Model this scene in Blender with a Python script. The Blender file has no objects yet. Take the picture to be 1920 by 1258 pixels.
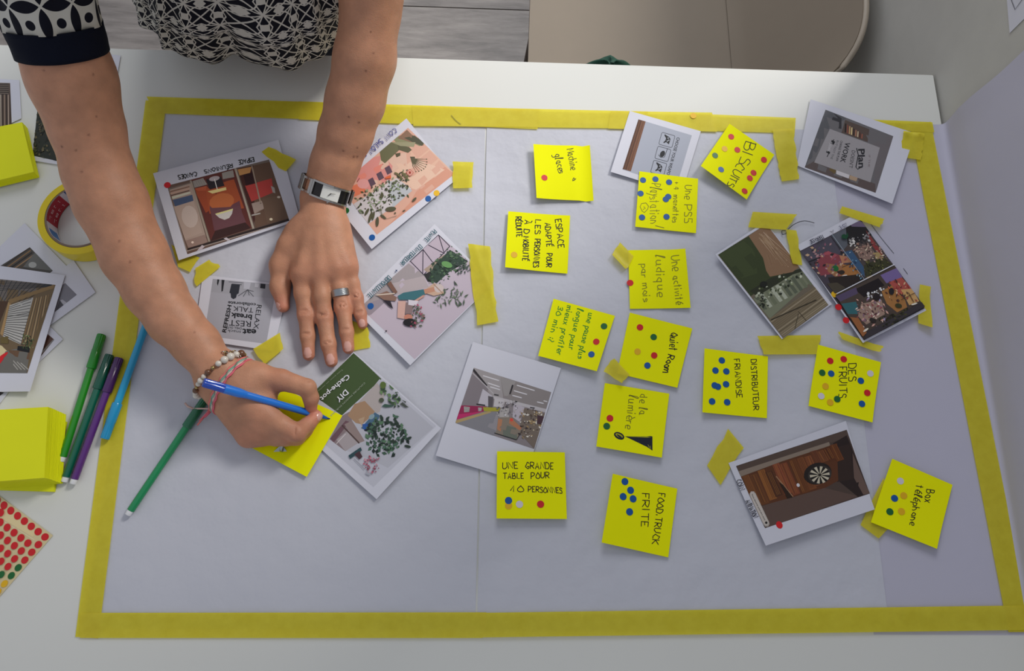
import bpy, bmesh, math, random
import numpy as np
from mathutils import Vector, Matrix, noise

S = bpy.context.scene
COL = S.collection
# ------------------------------------------------------------------ camera
F_PX, TILT, ROLL, HC, PHI = 1385.0, math.radians(15.92), math.radians(8.57), 0.8467, math.radians(7.8075)
TT = 0.75                                  # table top height
def _cam_axes():
    ct, st = math.cos(TILT), math.sin(TILT)
    r0, u0, v = Vector((1, 0, 0)), Vector((0, ct, st)), Vector((0, st, -ct))
    c, s = math.cos(ROLL), math.sin(ROLL)
    right = r0 * c + u0 * s
    up = -r0 * s + u0 * c
    Rz = Matrix.Rotation(-PHI, 3, 'Z')
    return Rz @ right, Rz @ up, Rz @ v
CR, CU, CV = _cam_axes()
CPOS = Vector((0, 0, TT + HC))
cam_d = bpy.data.cameras.new('camera'); cam = bpy.data.objects.new('camera', cam_d); COL.objects.link(cam)
cam.matrix_world = Matrix(((CR.x, CU.x, -CV.x, CPOS.x), (CR.y, CU.y, -CV.y, CPOS.y), (CR.z, CU.z, -CV.z, CPOS.z), (0, 0, 0, 1)))
cam_d.sensor_width = 36; cam_d.lens = F_PX / 1920 * 36; cam_d.clip_start = 0.01
S.camera = cam
def ray(x, y):
    return CV + CR * ((x - 960) / F_PX) - CU * ((y - 629) / F_PX)
def P(x, y, z=0.0):
    """pixel -> point at z metres above the table top"""
    d = ray(x, y); return CPOS + d * ((HC - z) / -d.z)
def PX(x, y, X):
    d = ray(x, y); return CPOS + d * (X / d.x)
def pix(p):
    d = Vector(p) - CPOS; k = d.dot(CV)
    return (960 + F_PX * d.dot(CR) / k, 629 - F_PX * d.dot(CU) / k)
# ------------------------------------------------------------------ light
world = bpy.data.worlds.new('room_light'); S.world = world; world.use_nodes = True
world.node_tree.nodes['Background'].inputs[0].default_value = (0.86, 0.90, 1.0, 1)
world.node_tree.nodes['Background'].inputs[1].default_value = 0.46
def light(name, kind, loc, target, energy, color, **kw):
    d = bpy.data.lights.new(name, kind); o = bpy.data.objects.new(name, d); COL.objects.link(o)
    o.location = loc; o.rotation_euler = (Vector(target) - Vector(loc)).to_track_quat('-Z', 'Y').to_euler()
    d.energy = energy; d.color = color
    for k, v in kw.items(): setattr(d, k, v)
    return o
light('sun', 'SUN', (3, 2.6, 3.2), (3 - .77, 2.6 - .64, 3.2 - .85), 2.4, (1.0, 0.97, 0.92), angle=math.radians(17))
light('window_light', 'AREA', (0.15, 2.5, 2.25), (0.2, 0.2, 0.75), 27, (0.97, 0.98, 1.0), shape='RECTANGLE', size=1.3, size_y=1.0)
vs = S.view_settings
S.display_settings.display_device = 'sRGB'
vs.view_transform = 'Standard'; vs.look = 'None'; vs.exposure = 0.0; vs.gamma = 1.0; vs.use_curve_mapping = False

# ------------------------------------------------------------------ helpers
def lin(c):
    if isinstance(c, str):
        c = tuple(int(c[i:i + 2], 16) / 255 for i in (0, 2, 4))
    return tuple((x / 12.92 if x <= .04045 else ((x + .055) / 1.055) ** 2.4) for x in c)
MATS = {}
def mat(name, col, rough=.6, metal=0., var=0.06, scale=30., bump=0., bscale=200., bdist=.001, spec=.5, sss=0., coat=0.):
    if name in MATS: return MATS[name]
    m = bpy.data.materials.new(name); m.use_nodes = True; nt = m.node_tree; n = nt.nodes; L = nt.links
    b = n['Principled BSDF']; c = lin(col)
    tc = n.new('ShaderNodeTexCoord'); nz = n.new('ShaderNodeTexNoise'); nz.inputs['Scale'].default_value = scale; nz.inputs['Detail'].default_value = 4
    L.new(tc.outputs['Object'], nz.inputs['Vector'])
    mx = n.new('ShaderNodeMix'); mx.data_type = 'RGBA'
    mx.inputs[6].default_value = (*[x * (1 - var) for x in c], 1); mx.inputs[7].default_value = (*[min(1, x * (1 + var)) for x in c], 1)
    L.new(nz.outputs['Fac'], mx.inputs[0]); L.new(mx.outputs[2], b.inputs['Base Color'])
    b.inputs['Roughness'].default_value = rough; b.inputs['Metallic'].default_value = metal
    b.inputs['Specular IOR Level'].default_value = spec
    if coat: b.inputs['Coat Weight'].default_value = coat
    if sss:
        b.inputs['Subsurface Weight'].default_value = sss; b.inputs['Subsurface Radius'].default_value = (1, .35, .2); b.inputs['Subsurface Scale'].default_value = .004
    if bump:
        n2 = n.new('ShaderNodeTexNoise'); n2.inputs['Scale'].default_value = bscale; n2.inputs['Detail'].default_value = 5
        L.new(tc.outputs['Object'], n2.inputs['Vector'])
        bp = n.new('ShaderNodeBump'); bp.inputs['Strength'].default_value = bump; bp.inputs['Distance'].default_value = bdist
        L.new(n2.outputs['Fac'], bp.inputs['Height']); L.new(bp.outputs[0], b.inputs['Normal'])
    MATS[name] = m; return m
def vcol_mat(name, rough=.5, spec=.4, attr='ink'):
    if name in MATS: return MATS[name]
    m = bpy.data.materials.new(name); m.use_nodes = True; n = m.node_tree.nodes; L = m.node_tree.links
    a = n.new('ShaderNodeVertexColor'); a.layer_name = attr
    b = n['Principled BSDF']; L.new(a.outputs['Color'], b.inputs['Base Color'])
    b.inputs['Roughness'].default_value = rough; b.inputs['Specular IOR Level'].default_value = spec
    MATS[name] = m; return m
def tape_mat():
    m = bpy.data.materials.new('yellow_tape'); m.use_nodes = True; n = m.node_tree.nodes; L = m.node_tree.links
    b = n['Principled BSDF']; b.inputs['Base Color'].default_value = (*lin('f0e650'), 1); b.inputs['Roughness'].default_value = .38
    t = n.new('ShaderNodeBsdfTransparent'); t.inputs[0].default_value = (.98, .93, .28, 1)
    tc = n.new('ShaderNodeTexCoord'); nz = n.new('ShaderNodeTexNoise'); nz.inputs['Scale'].default_value = 60; nz.inputs['Detail'].default_value = 6
    mp = n.new('ShaderNodeMapRange'); mp.inputs[3].default_value = .46; mp.inputs[4].default_value = .70
    L.new(tc.outputs['Object'], nz.inputs['Vector']); L.new(nz.outputs['Fac'], mp.inputs[0])
    mx = n.new('ShaderNodeMixShader'); L.new(mp.outputs[0], mx.inputs[0]); L.new(b.outputs[0], mx.inputs[1]); L.new(t.outputs[0], mx.inputs[2])
    bp = n.new('ShaderNodeBump'); bp.inputs['Strength'].default_value = .25; bp.inputs['Distance'].default_value = .001; L.new(nz.outputs['Fac'], bp.inputs['Height']); L.new(bp.outputs[0], b.inputs['Normal'])
    L.new(mx.outputs[0], n['Material Output'].inputs[0]); return m
TAPE = tape_mat()

def tag(o, label=None, cat=None, group=None, kind=None):
    if label: o['label'] = label
    if cat: o['category'] = cat
    if group: o['group'] = group
    if kind: o['kind'] = kind
    return o
def link(name, me, m=None, parent=None, smooth=False):
    o = bpy.data.objects.new(name, me); COL.objects.link(o)
    if m: me.materials.append(m)
    if smooth:
        for p in me.polygons: p.use_smooth = True
    if parent: o.parent = parent; o.matrix_parent_inverse = parent.matrix_world.inverted()
    return o
def mesh(name, vs_, fs, m=None, parent=None, smooth=False):
    me = bpy.data.meshes.new(name); me.from_pydata([tuple(v) for v in vs_], [], fs); me.update()
    return link(name, me, m, parent, smooth)
def empty(name, loc, label=None, cat=None, group=None):
    o = bpy.data.objects.new(name, None); COL.objects.link(o); o.location = loc; o.empty_display_size = .02
    bpy.context.view_layer.update()
    return tag(o, label, cat, group)
def setparent(o, parent):
    o.parent = parent; o.matrix_parent_inverse = Matrix.Translation(-parent.location)
def part(name, vs_, fs, m, parent, smooth=False):
    o = mesh(name, vs_, fs, m, None, smooth)
    if parent: setparent(o, parent)
    return o
def finish(bm, name, m, parent=None, smooth=False):
    me = bpy.data.meshes.new(name); bm.to_mesh(me); bm.free()
    o = link(name, me, m, None, smooth)
    if parent: setparent(o, parent)
    return o
def solid(name, quadfn, nu, nv, thick, m, parent=None, smooth=True):
    """a sheet of real thickness: quadfn(u,v)->(point, normal)"""
    T, B = [], []
    for j in range(nv + 1):
        for i in range(nu + 1):
            p, n = quadfn(i / nu, j / nv); T.append(p); B.append(p - n * thick)
    k = len(T); W = nu + 1; f = []
    for j in range(nv):
        for i in range(nu):
            a = j * W + i; f.append((a, a + W, a + W + 1, a + 1)); f.append((k + a, k + a + 1, k + a + W + 1, k + a + W))
    nt = len(f)
    for i in range(nu):
        f.append((i, i + 1, k + i + 1, k + i)); a = nv * W + i; f.append((a + 1, a, k + a, k + a + 1))
    for j in range(nv):
        a = j * W; f.append((a + W, a, k + a, k + a + W)); a = j * W + nu; f.append((a, a + W, k + a + W, k + a))
    me = bpy.data.meshes.new(name); me.from_pydata([tuple(v) for v in T + B], [], f); me.update()
    if smooth:
        for i, p in enumerate(me.polygons):
            p.use_smooth = i < nt
        me.set_sharp_from_angle(angle=math.radians(50))
    o = link(name, me, m)
    if parent: setparent(o, parent)
    return o

# ------------------------------------------------------------------ hand lettering
G = {}
def _g(ch, w, s): G[ch] = (w, [(t[0] == '~', [(int(t[i], 16), int(t[i + 1], 16)) for i in range(1 if t[0] == '~' else 0, len(t), 2)]) for t in s.split()])
for ch, w, s in [
 ('A', 4, '032943 1535'), ('B', 4, '0309 ~0929382606 ~0636453303'), ('C', 4, '~48291705142343'), ('D', 4, '0309 ~0929474533 ~3303'.replace('~3303', '3303')),
 ('E', 3, '3909 0903 0333 0626'), ('F', 3, '3909 0903 0626'), ('G', 4, '~48291705143344 4445 4525'), ('H', 4, '0309 4349 0646'), ('I', 1, '0309'),
 ('K', 4, '0309 4906 0643'), ('L', 3, '090333'), ('M', 5, '0309255953'), ('N', 4, '03094349'), ('O', 4, '~29060423444629'), ('P', 4, '0309 ~0929483605'),
 ('Q', 4, '~29060423444629 2542'), ('R', 4, '0309 ~0929483605 1643'), ('S', 3, '~38190726353303'), ('T', 4, '0949 2923'), ('U', 4, '~090423344549'), ('V', 4, '092349'),
 ('X', 4, '0943 0349'), ('Z', 4, '09490343'), ('1', 3, '042923'), ('0', 4, '~29060423444629'), ('5', 3, '39090626 ~2635332303'), ('3', 3, '~0829382616 ~1635332303'),
 ('4', 4, '3309 0545 3933'.replace('3309 0545', '290545')), ('a', 4, '~37170514333537 373343'), ('b', 3, '0903 ~0617363413 1303'), ('c', 3, '~37170514 1433'), ('d', 4, '~37170514 143337 3a33'),
 ('e', 3, '~053537170513 1333'), ('f', 3, '~392813 0727'), ('g', 4, '~37170514333537 ~37311000'), ('h', 4, '0a03 ~06173533'), ('i', 1, '0703 0909'.replace('0909', '090a')), ('l', 2, '~031a2a0313'),
 ('m', 5, '0703 ~0617262326 ~263747535353'.replace('5353', '53')), ('n', 3, '0703 ~06173533'), ('o', 3, '~170514333617'), ('p', 3, '0700 ~0617363413'), ('q', 4, '~37170514333537 3730'),
 ('r', 2, '0703 ~061727'), ('s', 3, '~36170625341303'), ('t', 3, '1a13 0828'), ('u', 4, '~0704133437 373343'), ('x', 3, '0733 0337'), ('v', 3, '071337'), (':', 1, '0505 0707'.replace('0505', '0405').replace('0707', '0708')),
 (')', 2, '~0a180502'), ('.', 1, '0304'), ('+', 3, '1814 0636'), ("'", 1, '0a09'), ('!', 1, '0a05 0304'), ('-', 2, '0626'), ('y', 3, '~070524 3711 1100'.replace('~070524', '072433'.replace('33', '')))]:
    _g(ch, w, s)
G['é'] = (3, G['e'][1] + [(False, [(1, 8), (3, 10)])]); G['è'] = (3, G['e'][1] + [(False, [(1, 10), (2, 8)])])
G['à'] = (4, G['a'][1] + [(False, [(1, 10), (2, 8)])]); G['É'] = (3, G['E'][1] + [(False, [(1, 10), (3, 11)])]); G['À'] = (4, G['A'][1] + [(False, [(0, 11), (2, 10)])])
def smooth_pts(p, n=5):
    if len(p) < 3: return p
    q = [p[0]] + list(p) + [p[-1]]; out = []
    for i in range(1, len(q) - 2):
        a, b, c, d = [np.array(q[i + k], float) for k in (-1, 0, 1, 2)]
        for k in range(n):
            t = k / n; out.append(tuple(.5 * (2 * b + (c - a) * t + (2 * a - 5 * b + 4 * c - d) * t * t + (3 * b - a - 3 * c + d) * t ** 3)))
    out.append(tuple(map(float, p[-1]))); return out
def letter_strokes(txt, rnd):
    x = 0; out = []
    for ch in txt:
        if ch == ' ': x += 4; continue
        w, st = G[ch]; jx, jy = rnd.uniform(-.25, .25), rnd.uniform(-.35, .35)
        for sm, pts in st:
            pp = [(a + x + jx + rnd.uniform(-.15, .15), b - 3 + jy + rnd.uniform(-.15, .15)) for a, b in pts]
            out.append(smooth_pts(pp) if sm else pp)
        x += w + 1.6
    return out, max(1, x - 1.6)

# ------------------------------------------------------------------ cards, inks
def inv_bilinear(q, x, y):
    (ax, ay), (bx, by), (cx, cy), (dx, dy) = q
    u = v = .5
    for _ in range(12):
        px_ = ax * (1 - u) * (1 - v) + bx * u * (1 - v) + cx * u * v + dx * (1 - u) * v - x
        py_ = ay * (1 - u) * (1 - v) + by * u * (1 - v) + cy * u * v + dy * (1 - u) * v - y
        xu = (bx - ax) * (1 - v) + (cx - dx) * v; yu = (by - ay) * (1 - v) + (cy - dy) * v
        xv = (dx - ax) * (1 - u) + (cx - bx) * u; yv = (dy - ay) * (1 - u) + (cy - by) * u
        D = xu * yv - xv * yu
        if abs(D) < 1e-9: break
        du = (px_ * yv - py_ * xv) / D; dv = (py_ * xu - px_ * yu) / D
        u -= du; v -= dv
        if abs(du) + abs(dv) < 1e-7: break
    return u, v
class Card:
    """a flat or gently bent piece of paper; corners a,b,c,d (image order TL,TR,BR,BL), z in mm"""
    def __init__(s, name, px, z, m, label, cat, group=None, lift=None, n=(8, 8), thick=.25, parent=None, world=None, cuts=(8, 8)):
        s.px = px
        if isinstance(z, (int, float)): z = (z,) * 4
        s.c = world if world else [P(x, y, (zz + .6) / 1000) for (x, y), zz in zip(px, z)]
        s.lift = lift; s.cuts = cuts if lift else (1, 1)
        if not lift and max(z) - min(z) > .3 and not world: s.cuts = (6, 6)
        s.n = (s.c[2] - s.c[0]).cross(s.c[3] - s.c[1]).normalized()
        if s.n.z < 0: s.n = -s.n
        s.grid = s.cuts
        if not lift and s.cuts == (1, 1): s.grid = (1, 1)
        s.obj = solid(name, lambda u, v: (s.at(u, v), s.n), s.grid[0], s.grid[1], thick / 1000, m)
        tag(s.obj, label, cat, group)
    def at(s, u, v, off=0.):
        a, b, c, d = s.c
        p = a * (1 - u) * (1 - v) + b * u * (1 - v) + c * u * v + d * (1 - u) * v
        k = off / 1000 + (s.lift(u, v) / 1000 if s.lift else 0)
        return p + s.n * k
    def uv(s, x, y): return inv_bilinear(s.px, x, y)
def clip_poly(poly, quad):
    ar = sum(quad[i][0] * quad[(i + 1) % 4][1] - quad[(i + 1) % 4][0] * quad[i][1] for i in range(4))
    sg = 1 if ar > 0 else -1
    for i in range(4):
        a, b = quad[i], quad[(i + 1) % 4]; out = []
        f = lambda p: sg * ((b[0] - a[0]) * (p[1] - a[1]) - (b[1] - a[1]) * (p[0] - a[0]))
        for k in range(len(poly)):
            p, q = poly[k], poly[(k + 1) % len(poly)]; fp, fq = f(p), f(q)
            if fp >= 0: out.append(p)
            if (fp >= 0) != (fq >= 0):
                t = fp / (fp - fq); out.append((p[0] + (q[0] - p[0]) * t, p[1] + (q[1] - p[1]) * t))
        poly = out
        if len(poly) < 3: return []
    return poly
class Ink:
    def __init__(s, card, frame=(0, 0, 1), clip=None, base=.06, step=.005, seed=1):
        s.card = card; s.fr = frame; s.clip = clip; s.off = base; s.step = step; s.V = []; s.Fc = []; s.C = []; s.rnd = random.Random(seed)
    def _p(s, p): return (s.fr[0] + p[0] / s.fr[2], s.fr[1] + p[1] / s.fr[2])
    def _add(s, polys, col, clip=True):
        col = lin(col) if isinstance(col, str) else col
        s.off += s.step
        for poly in polys:
            if s.clip and clip: poly = clip_poly(poly, s.clip)
            if len(poly) < 3: continue
            k = len(s.V)
            for p in poly: s.V.append((*s.card.uv(*p), s.off))
            s.Fc.append(tuple(range(k, k + len(poly)))); s.C.append(col)
    def poly(s, pts, col): s._add([[s._p(p) for p in pts]], col)
    def polys(s, L, col): s._add([[s._p(p) for p in q] for q in L], col)
    def ell(s, cx, cy, rx, ry, col, rot=0, n=14):
        c, r = math.cos(rot), math.sin(rot)
        s.poly([(cx + rx * math.cos(t) * c - ry * math.sin(t) * r, cy + rx * math.cos(t) * r + ry * math.sin(t) * c) for t in [2 * math.pi * i / n for i in range(n)]], col)
    def line(s, pts, w, col, raw=False, taper=False):
        pts = [s._p(p) for p in pts] if not raw else pts
        if not raw: w = w / s.fr[2]
        qs = []
        L = []
        for i in range(len(pts)):
            a = pts[max(0, i - 1)]; b = pts[min(len(pts) - 1, i + 1)]
            dx, dy = b[0] - a[0], b[1] - a[1]; l = math.hypot(dx, dy) or 1
            ww = w / 2 * (1 if not taper else max(.15, 1 - i / (len(pts) - 1)))
            L.append((pts[i][0] - dy / l * ww, pts[i][1] + dx / l * ww, pts[i][0] + dy / l * ww, pts[i][1] - dx / l * ww))
        for i in range(len(L) - 1):
            qs.append([(L[i][0], L[i][1]), (L[i + 1][0], L[i + 1][1]), (L[i + 1][2], L[i + 1][3]), (L[i][2], L[i][3])])
        if pts:
            for e, o in ((0, 1), (-1, -2)):
                (x, y) = pts[e]; qs.append([(x + w / 2 * math.cos(t), y + w / 2 * math.sin(t)) for t in [i * math.pi / 3 for i in range(6)]])
        s._add(qs, col)
    def hand(s, txt, x0, y0, x1, y1, h, col, w=1.6):
        st, W = letter_strokes(txt, s.rnd); dx, dy = x1 - x0, y1 - y0; l = math.hypot(dx, dy); ex = (dx / l, dy / l); ey = (ex[1], -ex[0])
        for q in st:
            pp = [(x0 + ex[0] * a / W * l + ey[0] * b / 6 * h, y0 + ex[1] * a / W * l + ey[1] * b / 6 * h) for a, b in q]
            s.line([((p[0] - s.fr[0]) * s.fr[2], (p[1] - s.fr[1]) * s.fr[2]) for p in pp], w * s.fr[2], col)
            s.off -= s.step * .9
    def font(s, txt, x0, y0, x1, y1, h, col, bold=0., cap=.73):
        cu = bpy.data.curves.new('t', 'FONT'); cu.body = txt; cu.resolution_u = 2; cu.offset = bold; cu.fill_mode = 'FRONT'
        o = bpy.data.objects.new('t', cu); COL.objects.link(o); bpy.context.view_layer.update()
        me = o.evaluated_get(bpy.context.evaluated_depsgraph_get()).to_mesh()
        v = [tuple(q.co[:2]) for q in me.vertices]; fs = [tuple(p.vertices) for p in me.polygons]
        o.to_mesh_clear(); bpy.data.objects.remove(o); bpy.data.curves.remove(cu)
        if not v: return
        xa = min(a for a, b in v); W = max(a for a, b in v) - xa
        dx, dy = x1 - x0, y1 - y0; l = math.hypot(dx, dy); ex = (dx / l, dy / l); ey = (ex[1], -ex[0])
        m = [(x0 + ex[0] * (a - xa) / W * l + ey[0] * b / cap * h, y0 + ex[1] * (a - xa) / W * l + ey[1] * b / cap * h) for a, b in v]
        s._add([[s._p(m[i]) for i in f] for f in fs], col)
    def done(s, name='print', rough=.5):
        c = s.card
        bm = bmesh.new(); lay = bm.loops.layers.float_color.new('ink')
        for f, col in zip(s.Fc, s.C):
            vv = [bm.verts.new(s.V[i]) for i in f]
            try: ff = bm.faces.new(vv)
            except ValueError: continue
            for lp in ff.loops: lp[lay] = (*col, 1)
        for ax, k in ((0, c.cuts[0]), (1, c.cuts[1])):
            for i in range(1, k):
                co = [0, 0, 0]; no = [0, 0, 0]; co[ax] = i / k; no[ax] = 1
                bmesh.ops.bisect_plane(bm, geom=bm.verts[:] + bm.edges[:] + bm.faces[:], plane_co=co, plane_no=no, dist=1e-7)
        for v in bm.verts:
            u_, v_, o_ = v.co
            # follow the facets of the sheet itself
            v.co = c.facet(u_, v_, o_)
        bm.normal_update()
        for f in bm.faces:
            if f.normal.dot(c.n) < 0: f.normal_flip()
        return finish(bm, name, vcol_mat('ink_%02d' % int(rough * 100), rough), c.obj_parent())
def _facet(c, u, v, off):
    nu, nv = c.cuts
    if nu == nv == 1: return c.at(u, v, off)
    i = min(nu - 1, max(0, int(math.floor(u * nu + 1e-6)))); j = min(nv - 1, max(0, int(math.floor(v * nv + 1e-6))))
    u0, u1, v0, v1 = i / nu, (i + 1) / nu, j / nv, (j + 1) / nv
    s, t = (u - u0) * nu, (v - v0) * nv
    p = c.at(u0, v0) * (1 - s) * (1 - t) + c.at(u1, v0) * s * (1 - t) + c.at(u1, v1) * s * t + c.at(u0, v1) * (1 - s) * t
    return p + c.n * (off / 1000)
Card.facet = _facet
Card.obj_parent = lambda c: c.obj
DOT = {'blue': '00539c', 'red': 'd0141c', 'green': '12642a', 'yellow': 'e6b40c', 'white': 'd8d2d6'}
_dotm = {k: mat('dot_' + k, v, .45, var=.02) for k, v in DOT.items()}
def dot(card, x, y, c, r=4.0, label=True):
    u, v = card.uv(x, y)
    W = (card.c[1] - card.c[0]).length; H = (card.c[3] - card.c[0]).length
    card.nd = getattr(card, 'nd', 0) + 1
    off = .22 + card.nd * .03; ru, rv = r / 1000 / W, r / 1000 / H; n = 20; vv = []; k = n
    for o_ in (off, off - .12):
        for i in range(n):
            a = 2 * math.pi * i / n; vv.append(card.facet(u + ru * math.cos(a), v + rv * math.sin(a), o_))
    fs = [tuple(range(n))[::-1]] + [(i, (i + 1) % n, n + (i + 1) % n, n + i) for i in range(n)]
    o = part('dot_sticker', vv, fs, _dotm[c], card.obj)
    o['label'] = 'round %s dot sticker' % c
    return o
# ------------------------------------------------------------------ room
def box(bm, lo, hi):
    v = [bm.verts.new((x, y, z)) for x in (lo[0], hi[0]) for y in (lo[1], hi[1]) for z in (lo[2], hi[2])]
    for f in ((0, 1, 3, 2), (4, 6, 7, 5), (0, 4, 5, 1), (2, 3, 7, 6), (0, 2, 6, 4), (1, 5, 7, 3)): bm.faces.new([v[i] for i in f])
XW = 0.607
M_wall = mat('wall_paint', 'b9b7b0', .8, bump=.1)
bm = bmesh.new(); box(bm, (XW, -1.2, 0), (XW + .16, .74, 2.5)); box(bm, (XW, .74, 0), (XW + .16, 2.2, .83)); box(bm, (XW, .74, 2.2), (XW + .16, 2.2, 2.5)); box(bm, (XW, 2.2, 0), (XW + .16, 3.2, 2.5))
tag(finish(bm, 'wall_right', M_wall), kind='structure')
bm = bmesh.new()
for lo, hi in (((XW + .05, .74, .83), (XW + .11, .79, 2.2)), ((XW + .05, 2.15, .83), (XW + .11, 2.2, 2.2)), ((XW + .05, .79, .83), (XW + .11, 2.15, .87)), ((XW + .05, .79, 2.16), (XW + .11, 2.15, 2.2))): box(bm, lo, hi)
tag(finish(bm, 'window_1', mat('window_paint', 'e6e6e2', .4)), kind='structure')
# floor: grey wood planks, each a piece
fl = bmesh.new(); box(fl, (-2.6, -1.2, -.03), (XW, 3.2, -.004)); floor = finish(fl, 'floor', mat('grout', '6f6a64', .9)); tag(floor, kind='structure')
def plank_mat():
    m = bpy.data.materials.new('grey_wood'); m.use_nodes = True; n = m.node_tree.nodes; L = m.node_tree.links; b = n['Principled BSDF']
    tc = n.new('ShaderNodeTexCoord'); mp = n.new('ShaderNodeMapping'); mp.inputs['Scale'].default_value = (3, 22, 3); L.new(tc.outputs['Object'], mp.inputs[0])
    oi = n.new('ShaderNodeObjectInfo'); nz = n.new('ShaderNodeTexNoise'); nz.noise_dimensions = '4D'; nz.inputs['Scale'].default_value = 2.2; nz.inputs['Detail'].default_value = 8; nz.inputs['Roughness'].default_value = .65
    mu = n.new('ShaderNodeMath'); mu.operation = 'MULTIPLY'; mu.inputs[1].default_value = 30; L.new(oi.outputs['Random'], mu.inputs[0]); L.new(mu.outputs[0], nz.inputs['W'])
    L.new(mp.outputs[0], nz.inputs['Vector']); cr = n.new('ShaderNodeValToRGB'); cr.color_ramp.elements[0].position = .32; cr.color_ramp.elements[1].position = .68
    cr.color_ramp.elements[0].color = (*lin('756e69'), 1); cr.color_ramp.elements[1].color = (*lin('a89f98'), 1)
    L.new(nz.outputs['Fac'], cr.inputs[0]); L.new(cr.outputs[0], b.inputs['Base Color']); b.inputs['Roughness'].default_value = .45; return m
PL = plank_mat()
bm = bmesh.new(); box(bm, (-.599, -.0985, -.005), (.599, .0985, 0)); pme = bpy.data.meshes.new('plank'); bm.to_mesh(pme); bm.free(); pme.materials.append(PL)
for r in range(-9, 13):
    for c in range(-2, 3):
        x0 = -1.95 + c * 1.202 + (0.35, -.25, .1)[r % 3]; y = .62 + r * .2; xa, xb = max(-2.6, x0), min(XW, x0 + 1.198)
        if xb - xa < .05: continue
        o = bpy.data.objects.new('plank', pme); COL.objects.link(o); o.location = ((xa + xb) / 2, y, 0); o.scale.x = (xb - xa) / 1.198; setparent(o, floor)
# ------------------------------------------------------------------ table
M_table = mat('white_laminate', 'dcdcd6', .32, var=.015, scale=6, spec=.45)
table = empty('desk', (0, .25, 0), 'white laminate desk covered with taped paper, notes and photo prints', 'table')
bm = bmesh.new(); box(bm, (-1.0, -.28, TT - .025), (.604, .619, TT)); bmesh.ops.bevel(bm, geom=bm.edges[:], offset=.0012, segments=2, affect='EDGES'); finish(bm, 'tabletop', M_table, table)
for x, y in ((-.96, .57), (.56, .57), (-.96, -.24), (.56, -.24)):
    bm = bmesh.new(); box(bm, (x - .025, y - .025, 0), (x + .025, y + .025, TT - .026)); finish(bm, 'leg', M_table, table)
# white upright seen under the far edge
# ------------------------------------------------------------------ paper sheets
M_paper = mat('sheet_paper', 'c6c7d0', .75, var=.03, scale=5, spec=.2, bump=1.0, bscale=9, bdist=.007)
M_paper2 = mat('sheet_paper_lilac', 'bebccb', .75, var=.02, scale=4, spec=.2, bump=.4, bscale=9, bdist=.004)
M_photo = mat('photo_paper', 'd3d3dd', .5, var=.01, spec=.35)
def wr(x, y, seed, amp=.55):
    return amp * (noise.noise(Vector((x * 9, y * 9, seed))) + .5 * noise.noise(Vector((x * 25, y * 22, seed + 5))) + .9 * max(0, .12 - abs(noise.noise(Vector((x * 4, y * 5, seed + 9))))) * 6)
def flat_sheet(name, x0, x1, y0, y1, z, seed, label, edge=None, nx=70, ny=70, fold=None):
    def q(u, v):
        x = x0 + (x1 - x0) * u; y = y0 + (y1 - y0) * v
        e = min(u, 1 - u, v, 1 - v) * 12; h = max(0, wr(x, y, seed)) * min(1, e)
        if fold:
            for (kind, c, a) in fold:
                d = abs((x if kind == 'x' else y) - c); h += a * math.exp(-d / .005) * min(1, e)
        if edge: h += edge(u, v)
        return Vector((x, y, TT + (z + h) / 1000)), Vector((0, 0, 1))
    o = solid(name, q, nx, ny, .00012, M_paper); tag(o, label, 'paper'); return o
sheetL = flat_sheet('paper_sheet', -.415, -.004, -.088, .532, .35, 3, 'large white wrinkled paper sheet on the desk left of the centre seam', edge=lambda u, v: 1.6 * max(0, u - .93) / .07 * max(0, 1 - 2.2 * v) * min(1, max(0, v - .03) * 12), fold=[("x", -.19, .5), ("y", .22, .3)])
sheetM = flat_sheet('paper_sheet', -.002, .448, -.088, .528, .7, 11, 'large white creased paper sheet on the desk between centre seam and right sheet', fold=[("y", .233, 1.3), ("x", .21, .6), ("y", .38, .3)], edge=lambda u, v: 1.1 * max(0, 1 - u / .03) * min(1, (1 - v) * 10) * min(1, max(0, v - .06) * 14))
def wallsheet(u, v):
    y = -.092 + .634 * v; x = .43 + u * .52; R = .006
    xb = XW - .0015 - R
    if x < xb: return Vector((x, y, TT + .00022 + .0002 * math.sin(9 * y))), Vector((0, 0, 1))
    a = (x - xb) / R
    if a < math.pi / 2: return Vector((xb + R * math.sin(a), y, TT + .00022 + R * (1 - math.cos(a)))), Vector((-math.sin(a), 0, math.cos(a)))
    h = x - xb - R * math.pi / 2
    w = .0012 * (1 + noise.noise(Vector((y * 6, h * 7, 2)))) * min(1, h * 30) * (1 + 2 * max(0, v - .96) / .04)
    return Vector((xb + R - w * .9, y + .004 * noise.noise(Vector((h * 14, 3, 1))) * (v > .99), TT + R + h)), Vector((-1, 0, 0))
sheetR = solid('paper_sheet', wallsheet, 130, 60, .00012, M_paper2)
tag(sheetR, 'large white paper sheet running under the right tape and up the wall', 'paper')
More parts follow.
